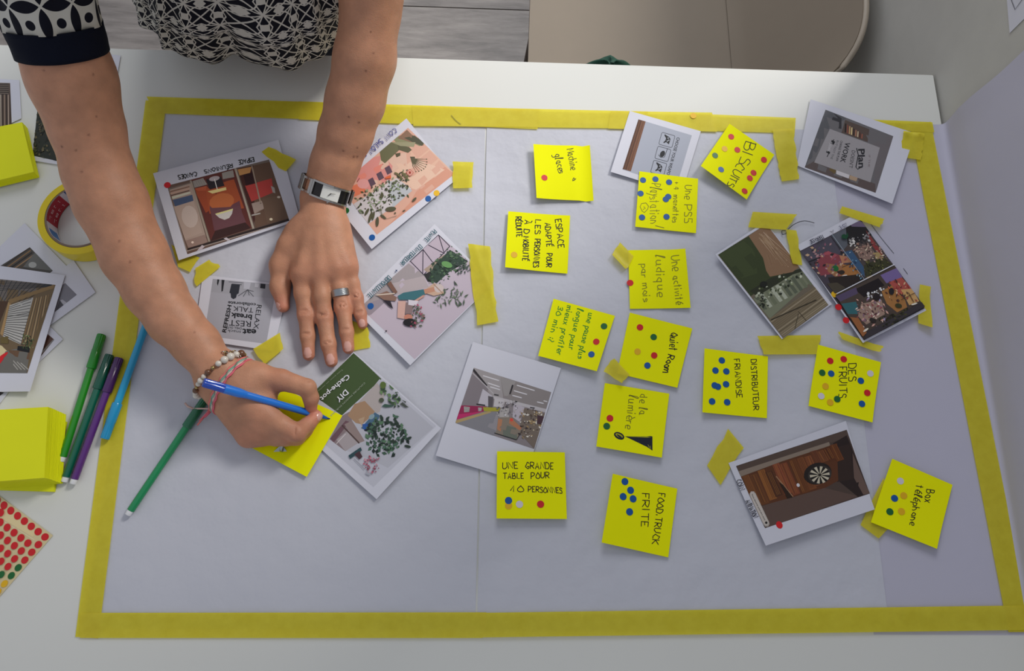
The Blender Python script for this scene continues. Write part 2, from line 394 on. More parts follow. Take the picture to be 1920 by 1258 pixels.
# small sheet pinned on the wall
w4 = [PX(1886, -20, XW - .001), PX(1960, -60, XW - .001), PX(1950, 5, XW - .001), PX(1893, 62, XW - .001)]
wp = part('wall_drawing', [p for p in w4] + [p + Vector((.0004, 0, 0)) for p in w4], [(0, 1, 2, 3), (7, 6, 5, 4), (0, 4, 5, 1), (1, 5, 6, 2), (2, 6, 7, 3), (3, 7, 4, 0)], M_photo, None)
tag(wp, 'small paper with a pencil drawing on the wall at the top right', 'drawing')
def strip3(pts, w, n):
    vv = []; fs = []
    for i, p in enumerate(pts):
        d = (pts[min(i + 1, len(pts) - 1)] - pts[max(0, i - 1)]).normalized(); s_ = d.cross(n).normalized() * w / 2; vv += [p + s_, p - s_]
    for i in range(len(pts) - 1): fs.append((2 * i, 2 * i + 1, 2 * i + 3, 2 * i + 2))
    return vv, fs
vv, fs = strip3([PX(x, y, XW - .0016) for x, y in ((1894, -6), (1899, 8), (1903, 18), (1910, 8), (1920, -6))], .0008, Vector((1, 0, 0)))
part('pencil_drawing', vv, fs, mat('pencil', '5a5a62', .6), wp)

# ------------------------------------------------------------------ yellow tape
def tape(px, z=1.1, label='', n=(10, 3), seed=0, curl=None, group=None, name='tape_strip', wob=.12, jag=0.0):
    """px: quad corners in order; long side a-b / d-c"""
    R = random.Random(seed + 7); c = [P(x, y, (z + .6) / 1000) for x, y in px]
    jit = [[R.uniform(-1, 1) for _ in range(n[1] + 1)] for _ in range(2)]
    L = (c[1] - c[0]).length
    def q(u, v):
        uu = u
        if jag:
            j = int(round(v * n[1]))
            uu = u + (1 - u) ** 8 * jit[0][j] * jag * .001 / L + u ** 8 * jit[1][j] * jag * .001 / L
        p = c[0] * (1 - uu) * (1 - v) + c[1] * uu * (1 - v) + c[2] * uu * v + c[3] * (1 - uu) * v
        h = wob * noise.noise(Vector((p.x * 30, p.y * 30, seed))) + (curl(u, v) if curl else 0)
        return p + Vector((0, 0, h / 1000)), Vector((0, 0, 1))
    o = solid(name, q, n[0], n[1], .00006, TAPE)
    return tag(o, label, 'tape', group)
FR = 'yellow tape strips framing the paper'
tape([(275, 181), (640, 193), (640, 226), (290, 212)], 1.2, 'yellow tape strip along the top left of the frame, in shade', (30, 3), 1, group=FR)
tape([(560, 190), (1012, 205), (1008, 242), (560, 224)], 1.5, 'yellow tape strip across the top middle of the frame, behind the right arm', (30, 3), 2, group=FR)
tape([(772, 199), (1215, 209), (1215, 241), (775, 236)], 1.8, 'doubled yellow tape strip at the top centre, ending under the game print', (30, 3), 3, group=FR)
tT = tape([(1145, 208), (1335, 211), (1345, 247), (1140, 241)], 2.1, 'short yellow tape strip at the top with a yellow dot on it', (14, 3), 4, group=FR)
tape([(1300, 213), (1492, 221), (1490, 250), (1300, 244)], 1.4, 'yellow tape strip at the top between the biscuits note and the grey print', (14, 3), 5, group=FR)
tape([(1632, 224), (1748, 229), (1752, 248), (1632, 243)], 1.4, 'yellow tape strip at the top right corner of the frame', (10, 3), 6, group=FR)
tape([(1745, 228), (1936, 1185), (1891, 1185), (1706, 236)], 1.1, 'long yellow tape strip down the right side beside the wall', (40, 3), 7, group=FR)
tape([(141, 1194), (273, 188), (312, 190), (184, 1197)], 1.0, 'long yellow tape strip down the left side of the frame', (40, 3), 8, group=FR)
tape([(150, 1149), (912, 1148), (905, 1196), (150, 1196)], 1.6, 'long yellow tape strip along the bottom left of the frame', (40, 3), 9, group=FR)
tape([(898, 1149), (1925, 1135), (1930, 1181), (905, 1195)], 2.0, 'long yellow tape strip along the bottom right of the frame', (40, 3), 10, group=FR)
# ------------------------------------------------------------------ sticky notes
M_note = mat('neon_note', 'f2f200', .75, var=.02, spec=.15)
K = '1c1a12'; OL = '6e6c12'; GRN = '2f8a1e'
NG = None
def bow(k, ax='u', sh=1.5):
    return (lambda u, v: -k * 4 * (u ** sh) * (1 - u)) if ax == 'u' else (lambda u, v: -k * 4 * (v ** sh) * (1 - v))
def note(px, z, label, lift=None, texts=(), dots=(), w=1.6, group=None, seed=1, extra=None):
    c = Card('sticky_note', px, z, M_note, label, 'sticky note', group, lift, cuts=(8, 8), thick=.15)
    if texts or extra:
        ink = Ink(c, seed=seed, base=.1)
        for t in texts:
            ink.hand(*t[:7], w=t[7] if len(t) > 7 else w)
        if extra: extra(ink)
        ink.done('handwriting', .6)
    for d in dots: dot(c, *d)
    return c
note([(1000, 270), (1106, 272), (1113, 376), (1006, 371)], (9, 5, 4, 8), 'curled yellow note reading Machine à glaces with one red dot',
     lambda u, v: -3.0 * math.exp(-((u - .86) / .07) ** 2) - 2.0 * 4 * u * (1 - u),
     [('Machine', 1063, 279, 1071, 318, 12, '4a4810', 1.3), ('à', 1074, 333, 1074, 339, 5, K, 1.2), ('glaces', 1040, 289, 1048, 325, 11, '4a4810', 1.5)], [(1021, 333, 'red')], seed=2)
note([(953, 396), (1069, 404), (1064, 513), (947, 501)], (4, 2.4, 2.4, 7), 'yellow note in black capitals starting ESPACE ADAPTÉ with one yellow dot', bow(1.5),
     [('ESPACE', 1041, 412, 1047, 465, 11, K), ('ADAPTÉ', 1022, 418, 1025, 462, 10, K), ('POUR', 1025, 475, 1024, 500, 10, K), ('LES', 1004, 412, 1003, 438, 10, K), ('PERSONNES', 1003, 448, 1000, 500, 10, K),
      ('À &'.replace('&', 'D'), 985, 412, 982, 437, 10, K), ('MOBILITÉ', 982, 444, 980, 488, 10, K), ('RÉDUITE', 967, 407, 969, 444, 10, K)], [(964, 478, 'yellow')], w=1.7, seed=3)
# ---- prints have to lie below some notes, so the prints come as functions further down
def n3x(i):
    i.line([(1211, 381), (1203, 382), (1200, 388), (1204, 396), (1208, 399), (1214, 393), (1216, 387), (1211, 381)], 1.1, '7c7a1a')
    i.line([(1207, 388), (1210, 391), (1206, 393)], 1.0, '7c7a1a')
    i.line([(1229, 423), (1245, 427)], 1.2, '7c7a1a')
note([(1199, 321), (1309, 335), (1305, 437), (1191, 425)], (4.5, 3.2, 3.2, 5), 'yellow note with eight blue dots and faint writing about a PS5', bow(.8),
     [('Une', 1285, 348, 1284, 373, 13, OL, 1.2), ('P55'.replace('55', 'S5'), 1284, 384, 1283, 417, 14, OL, 1.3), ('+ 4 ', 1265, 341, 1264, 359, 8, OL, 1.1), ('manettes', 1263, 366, 1261, 417, 9, OL, 1.1),
      ('Play', 1221, 344, 1219, 367, 17, '7c7a1a', 1.1), ('station', 1218, 369, 1219, 418, 15, '7c7a1a', 1.1)],
     [(1205.6, 338, 'blue'), (1229, 336, 'blue'), (1254.6, 341.5, 'blue'), (1201, 363.4, 'blue'), (1248.4, 374, 'blue'), (1253, 369, 'blue'), (1203.7, 408, 'blue'), (1249.8, 406.6, 'blue')], seed=4, extra=n3x)
note([(1368, 232), (1452, 290), (1400, 374), (1314, 311)], (6, 3, 6, 12), 'yellow note reading BISCUITS with nine coloured dots', lambda u, v: -2.4 * 4 * v * (1 - v),
     [('BIS', 1399, 264, 1386, 304, 19, '3c3a10', 1.5), ('CUI', 1384, 303, 1369, 330, 17, '3c3a10', 1.5), ('TS', 1371, 331, 1364, 347, 13, '3c3a10', 1.5)],
     [(1371.6, 255.7, 'red'), (1359.7, 278, 'yellow'), (1383.5, 280, 'red'), (1341.8, 290.5, 'green'), (1352.7, 317.3, 'blue'), (1433, 299, 'red'), (1414, 323, 'red'), (1407, 333, 'red'), (1396.5, 358, 'red')], seed=5)
note([(1178, 469), (1285, 466), (1295, 577), (1181, 579)], (2.4, 9, 4, 2.4), 'yellow note about a monthly activity, its top right corner curled, one red dot', lambda u, v: -3.5 * max(0, u - .55) * 2 * (1 - v) * (1 - u) * 4 - 1.0 * 4 * u * (1 - u),
     [('Une', 1258, 480, 1262, 508, 15, '8a8a0c', 1.6), ('activité', 1262, 518, 1268, 571, 11, '8a8a0c', 1.6), ('ludique', 1230, 479, 1233, 556, 13, '8a8a0c', 1.6), ('par', 1202, 495, 1203, 520, 10, '8a8a0c', 1.5), ('mois', 1204, 532, 1206, 566, 11, '8a8a0c', 1.5)], [(1181.5, 531, 'red')], seed=6)
note([(1038, 560), (1153, 592), (1119, 696), (1009, 667)], (3, 2.4, 8, 5), 'yellow note in green handwriting about a longer break, three dots', bow(1.5, 'v'),
     [('une pause plus', 1104, 587, 1083, 671, 9, GRN), ('longue pour', 1083, 578, 1066, 654, 9, GRN), ('mieux profiter', 1064, 573, 1043, 664, 9, GRN), ('30 min :)', 1047, 575, 1027, 640, 9, GRN)],
     [(1132.5, 612, 'green'), (1118, 641, 'red'), (1109, 664.6, 'blue')], w=1.5, seed=7)
note([(1181, 586), (1298, 616), (1270, 727), (1157, 700)], (3, 2.4, 4, 3), 'yellow note reading Quiet Room with five dots', lambda u, v: -.8 * 4 * v * (1 - v) + .8 * math.exp(-((u + v - .9) / .1) ** 2) * u,
     [('Quiet', 1258, 625, 1255, 657, 12, K, 1.7), ('Room', 1253, 665, 1243, 698, 12, K, 1.9)], [(1200, 614, 'red'), (1225.7, 632.4, 'green'), (1195.4, 659.7, 'yellow'), (1226.7, 666.8, 'red'), (1214, 685.7, 'blue')], seed=8)
def n8x(i):
    i.ell(1161, 817.5, 10.5, 6.3, '0c1426', .45); i.ell(1161, 817, 7.6, 3.2, 'a8a608', .45); i.ell(1161.5, 818.5, 6, 1.6, '0c1426', .6)
    i.poly([(1172, 818.5), (1213, 819), (1220, 818), (1223.5, 819), (1223.5, 845), (1213, 838)], '0c1426'); i.poly([(1176, 819), (1180, 818.9), (1222, 819.8), (1214, 821)], 'a8a608')
    for a in ((1215, 834, 1218, 840), (1219, 836, 1220, 841)): i.line([a[:2], a[2:]], .9, '9a9c30')
note([(1134, 718), (1255, 738), (1241, 858), (1118, 837)], (2.6, 2.4, 6, 5), 'yellow note reading de la lumière with a small black lamp drawing', bow(1, 'v'),
     [('de', 1200, 739, 1199, 755, 12, OL), ('la', 1199, 765, 1199, 778, 12, OL), ('lumière', 1180, 741, 1173, 803, 13, OL)], [(1143.7, 784.8, 'red'), (1137.7, 799.6, 'green')], w=1.3, seed=9, extra=n8x)
note([(1321, 653), (1440, 668), (1438, 784), (1317, 773)], (4, 2.4, 3, 6), 'yellow note reading DISTRIBUTEUR FRIANDISE with eight blue dots', bow(1),
     [('DISTRIBUTEUR', 1408.5, 674, 1413, 769, 10, K), ('FRIANDISE', 1376.5, 674, 1382, 746, 10, K)], [(1353.5, 676, 'blue'), (1341.5, 695.3, 'blue'), (1362, 696.8, 'blue'), (1340, 723.4, 'blue'), (1346, 725.7, 'blue'), (1361.4, 721, 'blue'), (1335, 753, 'blue'), (1363.4, 754.4, 'blue')], w=1.5, seed=10)
note([(1534, 646), (1652, 679), (1636, 792), (1516, 761)], (3.6, 3, 5, 4), 'yellow note reading DES FRUITS ringed by twelve coloured dots', bow(1.2, 'v'),
     [('DES', 1591, 682, 1592, 714, 14, K), ('FRUITS', 1574, 688, 1574, 746, 14, K)],
     [(1556.8, 677, 'red'), (1582, 673.7, 'red'), (1542, 699.4, 'green'), (1558.8, 701, 'blue'), (1632, 700.7, 'white'), (1614.3, 714.4, 'blue'), (1548.3, 724.7, 'yellow'), (1626.5, 737, 'red'), (1540, 743, 'white'), (1556.8, 754.7, 'yellow'), (1570, 748.7, 'green'), (1616.4, 757.5, 'blue')], w=1.6, seed=11)
note([(932, 846), (1059, 848), (1063, 973), (931, 972)], (5.6, 4.4, 7, 8), 'yellow note in upright capitals reading UNE GRANDE TABLE POUR 10 PERSONNES', bow(1.2, 'v'),
     [('UNE', 943, 880, 971, 879, 12, '2c2008'), ('GRANDE', 985, 879, 1037, 880, 12, '2c2008'), ('TABLE', 944, 898, 981, 898, 10, '2c2008'), ('POUR', 996, 898, 1030, 897, 11, '2c2008'), ('10', 957, 922, 981, 923, 11, '2c2008'), ('PERSONNES', 990, 923, 1054, 925, 10, '2c2008')],
     [(953.5, 948.6, 'yellow'), (953.5, 939, 'blue'), (974, 946, 'white'), (1013.5, 945.8, 'red')], seed=12)
note([(1149, 888), (1270, 916), (1253, 1045), (1128, 1017)], (8, 3, 3, 9), 'yellow note reading FOOD TRUCK FRITE with five blue dots', bow(1.2),
     [('FOOD.TRUCK', 1235, 925, 1223, 1020, 12, '2c2008'), ('FRITE', 1205, 926, 1203, 988, 13, '2c2008')], [(1171.7, 903, 'blue'), (1182.3, 919.6, 'blue'), (1168.3, 931.7, 'blue'), (1187, 935.8, 'blue'), (1180.4, 960.4, 'blue')], seed=13)
note([(1673, 860), (1786, 909), (1757, 1029), (1633, 979)], (4, 3, 6, 5), 'yellow note reading Box téléphone near the right edge, five dots', bow(1.2, 'v'),
     [('Box', 1738, 918, 1734, 941, 14, K), ('téléphone', 1719, 910, 1706, 984, 11, K)], [(1688.5, 902.4, 'white'), (1677.8, 935, 'blue'), (1695, 930, 'yellow'), (1669, 960, 'green'), (1690.8, 959.7, 'yellow')], seed=14)
def nwx(i): i.line([(600, 786), (606, 783), (612, 786), (619, 785)], 1.2, '1c60c8')
note([(530, 728), (642, 779), (575, 894), (463, 835)], (3.2, 3.4, 4.5, 3), 'blank yellow note being written on under the blue pen', None, [], [], extra=nwx)
# pads of notes: a stack of sheets, one thing each
M_pad = mat('neon_pad', 'e6e800', .7, var=.03)
def pad(top, z0, z1, label, shift=(0, 0), k=9, seed=0):
    root = empty('note_pad', P(*top[0], z0 / 1000), label, 'note pad'); R = random.Random(seed)
    c = [P(x, y, z1 / 1000) for x, y in top]; ctr = sum(c, Vector()) / 4; k_ = k
    for i in range(k_):
        za, zb = z0 + (z1 - z0) * i / k_, z0 + (z1 - z0) * (i + 1) / k_ - .01; f = 1 - i / (k_ - 1)
        d = Vector((shift[0] * f * f / 1000 + R.uniform(-.12, .12) / 1000, shift[1] * f * f / 1000 + R.uniform(-.12, .12) / 1000, 0))
        rot = Matrix.Rotation(R.uniform(-.002, .002), 3, 'Z'); q = [rot @ (p - ctr) + ctr + d for p in c]
        vv = [(p.x, p.y, TT + z / 1000) for z in (za, zb) for p in q]
        o = part('sheet_block', vv, [(0, 1, 2, 3), (7, 6, 5, 4), (0, 4, 5, 1), (1, 5, 6, 2), (2, 6, 7, 3), (3, 7, 4, 0)], M_pad, root)
        bmn = bmesh.new(); bmn.from_mesh(o.data); bmesh.ops.recalc_face_normals(bmn, faces=bmn.faces); bmn.to_mesh(o.data); bmn.free()
pad([(-34, 770), (90, 763), (83, 896), (-34, 905)], 4.6, 29, 'thick pad of yellow notes stacked on another pad at the left edge', (7, -4), 24, 2)
pad([(-34, 782), (123, 790), (100, 922), (-34, 918)], .3, 4.4, 'lower pad of yellow notes sticking out under the thick pad', (0, 0), 3, 3)
pad([(-60, 248), (41, 229), (63, 322), (-45, 348)], 2.5, 13, 'yellow note pad at the left edge above the tape roll', (1.5, -2), 7, 4)

# ------------------------------------------------------------------ photo prints
def card(px, z, label, cat='photo print', lift=None, cuts=(8, 8), name='photo_print', thick=.3, group=None):
    return Card(name, px, z, M_photo, label, cat, group, lift, cuts=cuts, thick=thick)
def quad(*p): return list(p)
# --- P1 orange meeting booths
c = card([(287, 325), (522, 262), (563, 412), (335, 488)], (8, 3, 3, 7), 'print of orange meeting booths with captions upside down, red dot at corner')
O, s = (280, 280), 5.718
q = [(313, 349), (504, 300), (542, 414), (351, 477)]
i = Ink(c, clip=q, seed=3); i._add([q], lin('6a5348')); i.fr = (*O, s)
i.poly([(190, 430), (1290, 110), (1300, 150), (215, 470)], '7a6c62')
i.poly([(215, 440), (440, 370), (600, 940), (390, 1000)], 'b09a8c'); i.poly([(260, 620), (470, 560), (560, 900), (380, 970)], 'b9a294'); i.ell(430, 730, 85, 120, 'ccb9ad', -.2); i.poly([(385, 985), (590, 920), (620, 1000), (420, 1070)], '9b8176'); i.ell(460, 1002, 14, 12, 'f0d8c8')
for y in range(3): i.poly([(222, 455 + y * 22), (425, 400 + y * 22), (428, 412 + y * 22), (226, 467 + y * 22)], ('8a6450', 'c9a08a', '6b4c40')[y])
i.poly([(240, 515), (430, 462), (440, 480), (245, 540)], 'cfcdb8'); i.poly([(250, 550), (455, 495), (470, 560), (275, 620)], '4a5a78')
i.poly([(440, 335), (910, 215), (1090, 850), (640, 995)], '63302a'); i.poly([(470, 430), (620, 410), (680, 640), (600, 690)], 'a24a2c')
i.poly([(600, 440), (820, 350), (900, 330), (1010, 640), (640, 700)], 'a8502e'); i.poly([(640, 620), (780, 660), (960, 560), (1010, 800), (690, 880)], '6b4148'); i.ell(770, 570, 135, 90, 'c06a3c', -.2); i.poly([(640, 640), (960, 620), (1030, 790), (700, 880)], '6d454a')
i.poly([(650, 990), (700, 880), (1020, 790), (1080, 850)], '3c2320')
i.poly([(450, 350), (570, 315), (615, 385), (480, 420)], '9c948c'); i.poly([(770, 260), (890, 230), (905, 305), (780, 330)], '9c948c'); i.poly([(480, 430), (610, 400), (600, 450), (520, 455)], 'b85a3a')
for k in range(5): i.line([(465 + k * 24, 352 - k * 7), (500 + k * 22, 412 - k * 6)], 3, '837c76')
i.poly([(600, 330), (760, 300), (800, 400), (640, 440)], '2c2428'); i.ell(690, 322, 58, 26, 'b9adae', -.2); i.line([(692, 330), (722, 440)], 9, 'e8e2da'); i.poly([(618, 460), (815, 415), (820, 445), (670, 485)], 'e6d08a')
i.poly([(700, 705), (890, 648), (880, 700), (850, 745), (800, 765), (745, 745)], 'cfc8c0'); i.poly([(700, 700), (890, 645), (886, 662), (716, 712)], 'e0d890')
i.poly([(935, 215), (1110, 180), (1190, 590), (1095, 850)], '4a2620'); i.poly([(1110, 180), (1290, 140), (1490, 740), (1130, 840)], '6a5040'); i.poly([(930, 225), (1090, 195), (1075, 260), (960, 290)], 'c99058')
i.poly([(1020, 400), (1310, 320), (1330, 470), (1090, 570)], 'b8423c'); i.poly([(1000, 280), (1120, 250), (1150, 370), (1030, 400)], '34181a')
i.poly([(1090, 590), (1200, 560), (1230, 640), (1120, 700)], 'a89488'); i.poly([(1200, 540), (1420, 500), (1490, 740), (1260, 800)], '6e5645'); i.line([(1095, 715), (1180, 695)], 14, 'b8b0a8'); i.ell(1300, 755, 18, 14, 'e8d8b8'); i.ell(1385, 520, 18, 12, 'cfc0b0'); i.poly([(1300, 400), (1340, 420), (1350, 480), (1320, 470)], 'a8a098')
for a in (((440, 350), (640, 1000), 22, 'a69888'), ((455, 350), (652, 995), 7, '5a4a40'), ((915, 215), (1110, 860), 22, 'b0a494'), ((935, 215), (1125, 850), 7, '6a5a50'), ((205, 460), (400, 1100), 16, '9b8b80'), ((1095, 190), (1190, 590), 16, 'a08c7a')): i.line([a[0], a[1]], a[2], a[3])
i.line([(420, 1075), (1490, 760)], 26, '2e2220'); i.line([(400, 1095), (1500, 775)], 10, 'a8988e'); i.poly([(490, 1110), (560, 1030), (590, 1045), (520, 1115)], 'c8bcc0'); i.poly([(790, 960), (820, 950), (880, 990), (850, 1000)], 'c8bcc0')
i.clip = None; i.fr = (0, 0, 1)
i.hand('ESPACE', 474, 296, 446, 302, 8, K, 1.5); i.hand('RÉUNIONS', 434, 308, 382, 320, 7, K, 1.4); i.hand('CANOES', 367, 323, 333, 330, 8, K, 1.5)
i.done('print', .4); dot(c, 313.6, 347.9, 'red')
# --- P2 pink living room
c = card([(762, 222), (855, 337), (697, 467), (604, 352)], (2, 3, 7, 3), 'print of a pink living room with plants beside the watch, four dots')
O, s = (560, 200), 5.47
q = [(765, 240), (853, 326), (706, 441), (636, 350)]
i = Ink(c, clip=q, seed=5); i._add([q], lin('d9a893')); i.fr = (*O, s)
i.poly([(1100, 400), (1400, 450), (1620, 690), (1450, 780), (1150, 560)], 'dfb49c'); i.poly([(1600, 690), (1500, 620), (1200, 880), (1130, 1000), (880, 1258), (900, 1300), (1620, 750)], 'd49880')
i.poly([(850, 500), (1100, 480), (1130, 900), (700, 1000)], 'dcb8a4'); i.poly([(980, 600), (1250, 560), (1500, 650), (1200, 860), (1000, 800)], 'e2bda6')
i.poly([(600, 580), (860, 500), (960, 620), (940, 760), (700, 870), (590, 770)], 'd9918a'); i.line([(595, 780), (640, 710), (860, 600)], 8, '8a4a44'); i.poly([(600, 720), (860, 590), (820, 680), (640, 760)], 'e08a7a')
i.poly([(520, 830), (600, 800), (700, 870), (600, 920), (510, 950)], 'e07e5e'); i.ell(660, 800, 62, 50, 'dfa09c')
for (x, y) in ((750, 782), (835, 720), (920, 660)): i.poly([(x - 45, y - 20), (x + 5, y - 48), (x + 38, y + 20), (x - 15, y + 50)], '5e4a58')
i.poly([(960, 330), (1040, 300), (1160, 390), (1230, 330), (1290, 390), (1240, 410), (1160, 370), (1000, 380)], '8a8a66')
i.poly([(1010, 330), (1110, 240), (1160, 290), (1290, 360), (1280, 405), (1180, 380)], '8a6a55'); i.poly([(1080, 325), (1190, 300), (1290, 375), (1265, 408), (1170, 370)], '4e4e3a')
i.poly([(825, 470), (920, 370), (1010, 380), (1060, 420), (1010, 470), (880, 590), (840, 560)], '6a6a4c'); i.poly([(1010, 400), (1130, 420), (1160, 450), (1120, 482), (1020, 450)], '5e5c42'); i.poly([(985, 490), (1040, 480), (1040, 510), (1000, 530)], '55503a'); i.poly([(940, 370), (1200, 370), (1180, 420), (1040, 410)], '9a9676')
i.poly([(1140, 520), (1190, 520), (1200, 600), (1160, 590)], '5a5440')
for t in range(8):
    a = .0 + t * .22; i.line([(1165, 545), (1165 + 70 * math.cos(a), 545 + 70 * math.sin(a)), (1165 + 150 * math.cos(a - .2), 545 + 130 * math.sin(a))], 14, '5c563e', taper=True)
i.poly([(570, 1000), (1000, 740), (1150, 850), (1000, 1010), (700, 1220), (540, 1090)], 'cdc6c8'); i.poly([(900, 760), (1110, 840), (1160, 870), (1080, 940), (960, 1050)], 'b9bcc0')
R = i.rnd
for k in range(170):
    x = R.uniform(600, 1110); y = 1060 - (x - 600) * .55 + R.uniform(-130, 130); a = R.uniform(0, 6.3); l = R.uniform(18, 48); w_ = l * .25
    cl = R.choice(['4c5638', '5f6a48', '7c8a68', '3c4030', '8a9a7a', '46443a'])
    i.poly([(x, y), (x + l / 2 * math.cos(a) - w_ * math.sin(a), y + l / 2 * math.sin(a) + w_ * math.cos(a)), (x + l * math.cos(a), y + l * math.sin(a)), (x + l / 2 * math.cos(a) + w_ * math.sin(a), y + l / 2 * math.sin(a) - w_ * math.cos(a))], cl)
for (x, y, rx, ry, r) in ((1000 - 60, 1062, 55, 24, -.1), (735, 1145, 14, 60, .3), (805, 1190, 16, 50, .05), (865, 1140, 35, 12, .6), (700, 1090, 14, 40, .5), (765, 1130, 12, 48, .2), (850, 925, 18, 30, .1), (1180, 965, 12, 30, .8), (1075, 1078, 16, 6, -.4), (985, 1103, 10, 8, 0)): i.ell(x, y, rx, ry, '53523c', r)
i.line([(840, 1020), (850, 1120)], 4, '77705a'); i.line([(700, 950), (900, 1160), (1000, 1130)], 4, '77705a'); i.poly([(880, 740), (940, 715), (945, 745), (890, 755)], 'd8683c')
i.ell(1138, 690, 34, 34, 'd9a090'); i.line([(1100, 690), (1138, 655), (1175, 690), (1138, 728), (1100, 690)], 5, 'b04038'); i.ell(1138, 690, 12, 14, 'a03a30')
for t in range(6): i.ell(1000 + t * 22, 700 + (t % 3) * 18, 26, 10, '6a6440', .4 + t * .3)
i.clip = None; i.fr = (0, 0, 1)
i.hand('COIN', 739, 241, 719, 258, 9, '4a4a88', 1.2); i.hand('SALON', 712, 262, 689, 283, 10, '3a3a88', 1.4); i.hand('C', 682, 286, 677, 291, 9, '3a3a88', 1.3)
i.done('print', .4)
for d in ((649.6, 396, 'green'), (817.6, 363, 'yellow'), (801.7, 373.7, 'blue'), (697.5, 446, 'blue')): dot(c, *d)
# --- P3 plant care
c = card([(815, 420), (925, 531), (769, 685), (659, 575)], (2, 2, 5, 4), 'print of a person tending indoor plants, captioned plante d\'interieur, taped at right')
O, s = (660, 400), 4.193
q = [(822, 440), (925, 530), (777, 674), (675, 577)]
i = Ink(c, clip=q, seed=6); i._add([q], lin('c2b4c0')); i.fr = (*O, s)
i.poly([(440, 400), (560, 490), (620, 560), (340, 640), (100, 760), (90, 700)], 'a49a9c'); i.poly([(300, 560), (560, 500), (600, 590), (340, 650)], 'b6a9ab'); i.poly([(100, 720), (330, 640), (150, 800), (120, 810)], '9a8f98')
i.poly([(440, 380), (680, 165), (770, 260), (555, 490)], 'bfb0bc')
for a, b in (((450, 375), (680, 170)), ((450, 380), (560, 492)), ((560, 492), (770, 262)), ((680, 170), (770, 262)), ((555, 290), (552, 485)), ((555, 290), (630, 390)), ((600, 255), (725, 320)), ((680, 170), (722, 310)), ((450, 385), (555, 290))): i.line([a, b], 7, '3c3444')
i.poly([(560, 450), (720, 330), (750, 345), (600, 480)], 'a89484'); i.poly([(560, 490), (620, 460), (640, 555), (590, 545)], '2c2c2c')
def leaves(n, x0, y0, x1, y1, cols, l0=15, l1=40, w_=.28, f=lambda x, y: True):
    for _ in range(n):
        x = R.uniform(x0, x1); y = R.uniform(y0, y1)
        if not f(x, y): continue
        a = R.uniform(0, 6.3); l = R.uniform(l0, l1); w2 = l * w_; cc, ss = math.cos(a), math.sin(a)
        i.poly([(x, y), (x + l / 2 * cc - w2 * ss, y + l / 2 * ss + w2 * cc), (x + l * cc, y + l * ss), (x + l / 2 * cc + w2 * ss, y + l / 2 * ss - w2 * cc)], R.choice(cols))
R = i.rnd; GC = ['2e4030', '3c5040', '4a6448', '26342a', '5a7456']
i.poly([(600, 520), (640, 420), (770, 290), (900, 370), (860, 410), (760, 470), (660, 560)], '33463a')
leaves(150, 610, 270, 920, 570, GC, f=lambda x, y: y > 800 - .68 * x and y < 760 - .4 * x + 60)
i.ell(745, 410, 45, 24, '6a9a5c', .3)
leaves(70, 650, 580, 880, 740, ['4a5a48', '6a7a62', '56664e', '3e4a40'], 20, 60, .12); leaves(30, 820, 400, 940, 480, ['3e4a44', '55605a'], 15, 30)
leaves(14, 950, 460, 1060, 540, ['4a5448'], 20, 45, .1)
i.poly([(560, 620), (640, 560), (700, 580), (720, 640), (640, 660), (580, 640)], 'c9a890'); i.ell(680, 600, 38, 34, 'cdbdb8'); i.line([(640, 570), (710, 640)], 8, 'a88878')
i.poly([(355, 660), (400, 635), (560, 608), (580, 640), (520, 690), (370, 690)], '3c6e76'); i.poly([(560, 610), (640, 590), (650, 625), (570, 645)], 'c08a70')
i.poly([(190, 650), (270, 620), (350, 670), (340, 700), (250, 690)], '8a6a5c'); i.poly([(270, 560), (300, 545), (355, 630), (330, 645)], '7c5a4c'); i.poly([(240, 690), (300, 700), (322, 760), (290, 740)], '2a242e'); i.line([(190, 650), (330, 640)], 8, 'd8c8b8')
i.poly([(360, 700), (420, 700), (410, 840), (355, 830)], 'd2a89c'); i.line([(430, 740), (560, 660)], 16, 'c8988a'); i.poly([(420, 710), (480, 720), (470, 800), (415, 800)], '8a7474'); i.poly([(440, 690), (520, 700), (500, 740), (440, 730)], 'd8d0d8')
i.ell(440, 825, 34, 22, 'c4806a'); i.ell(455, 868, 55, 32, '1c181c', .05); leaves(60, 470, 740, 560, 900, ['5a6450', '8a5a5c', '6e7a66', 'b04a68', '3c4038'], 12, 30)
i.ell(264, 937, 16, 7, '2a2430', -.6)
i.clip = None; i.fr = (0, 0, 1)
i.hand('PLANTE', 813, 431, 795, 450, 8, '1e5a66', 1.2); i.hand("D'INTERIEUR", 786, 460, 749, 494, 8, '1e5a66', 1.2); i.hand('+', 741, 507, 738, 511, 6, '1e3a66', 1.2); i.hand('DEPOLLUANTE', 727, 519, 688, 555, 9, '1e5a66', 1.2)
i.done('print', .4); dot(c, 694.5, 575, 'blue')
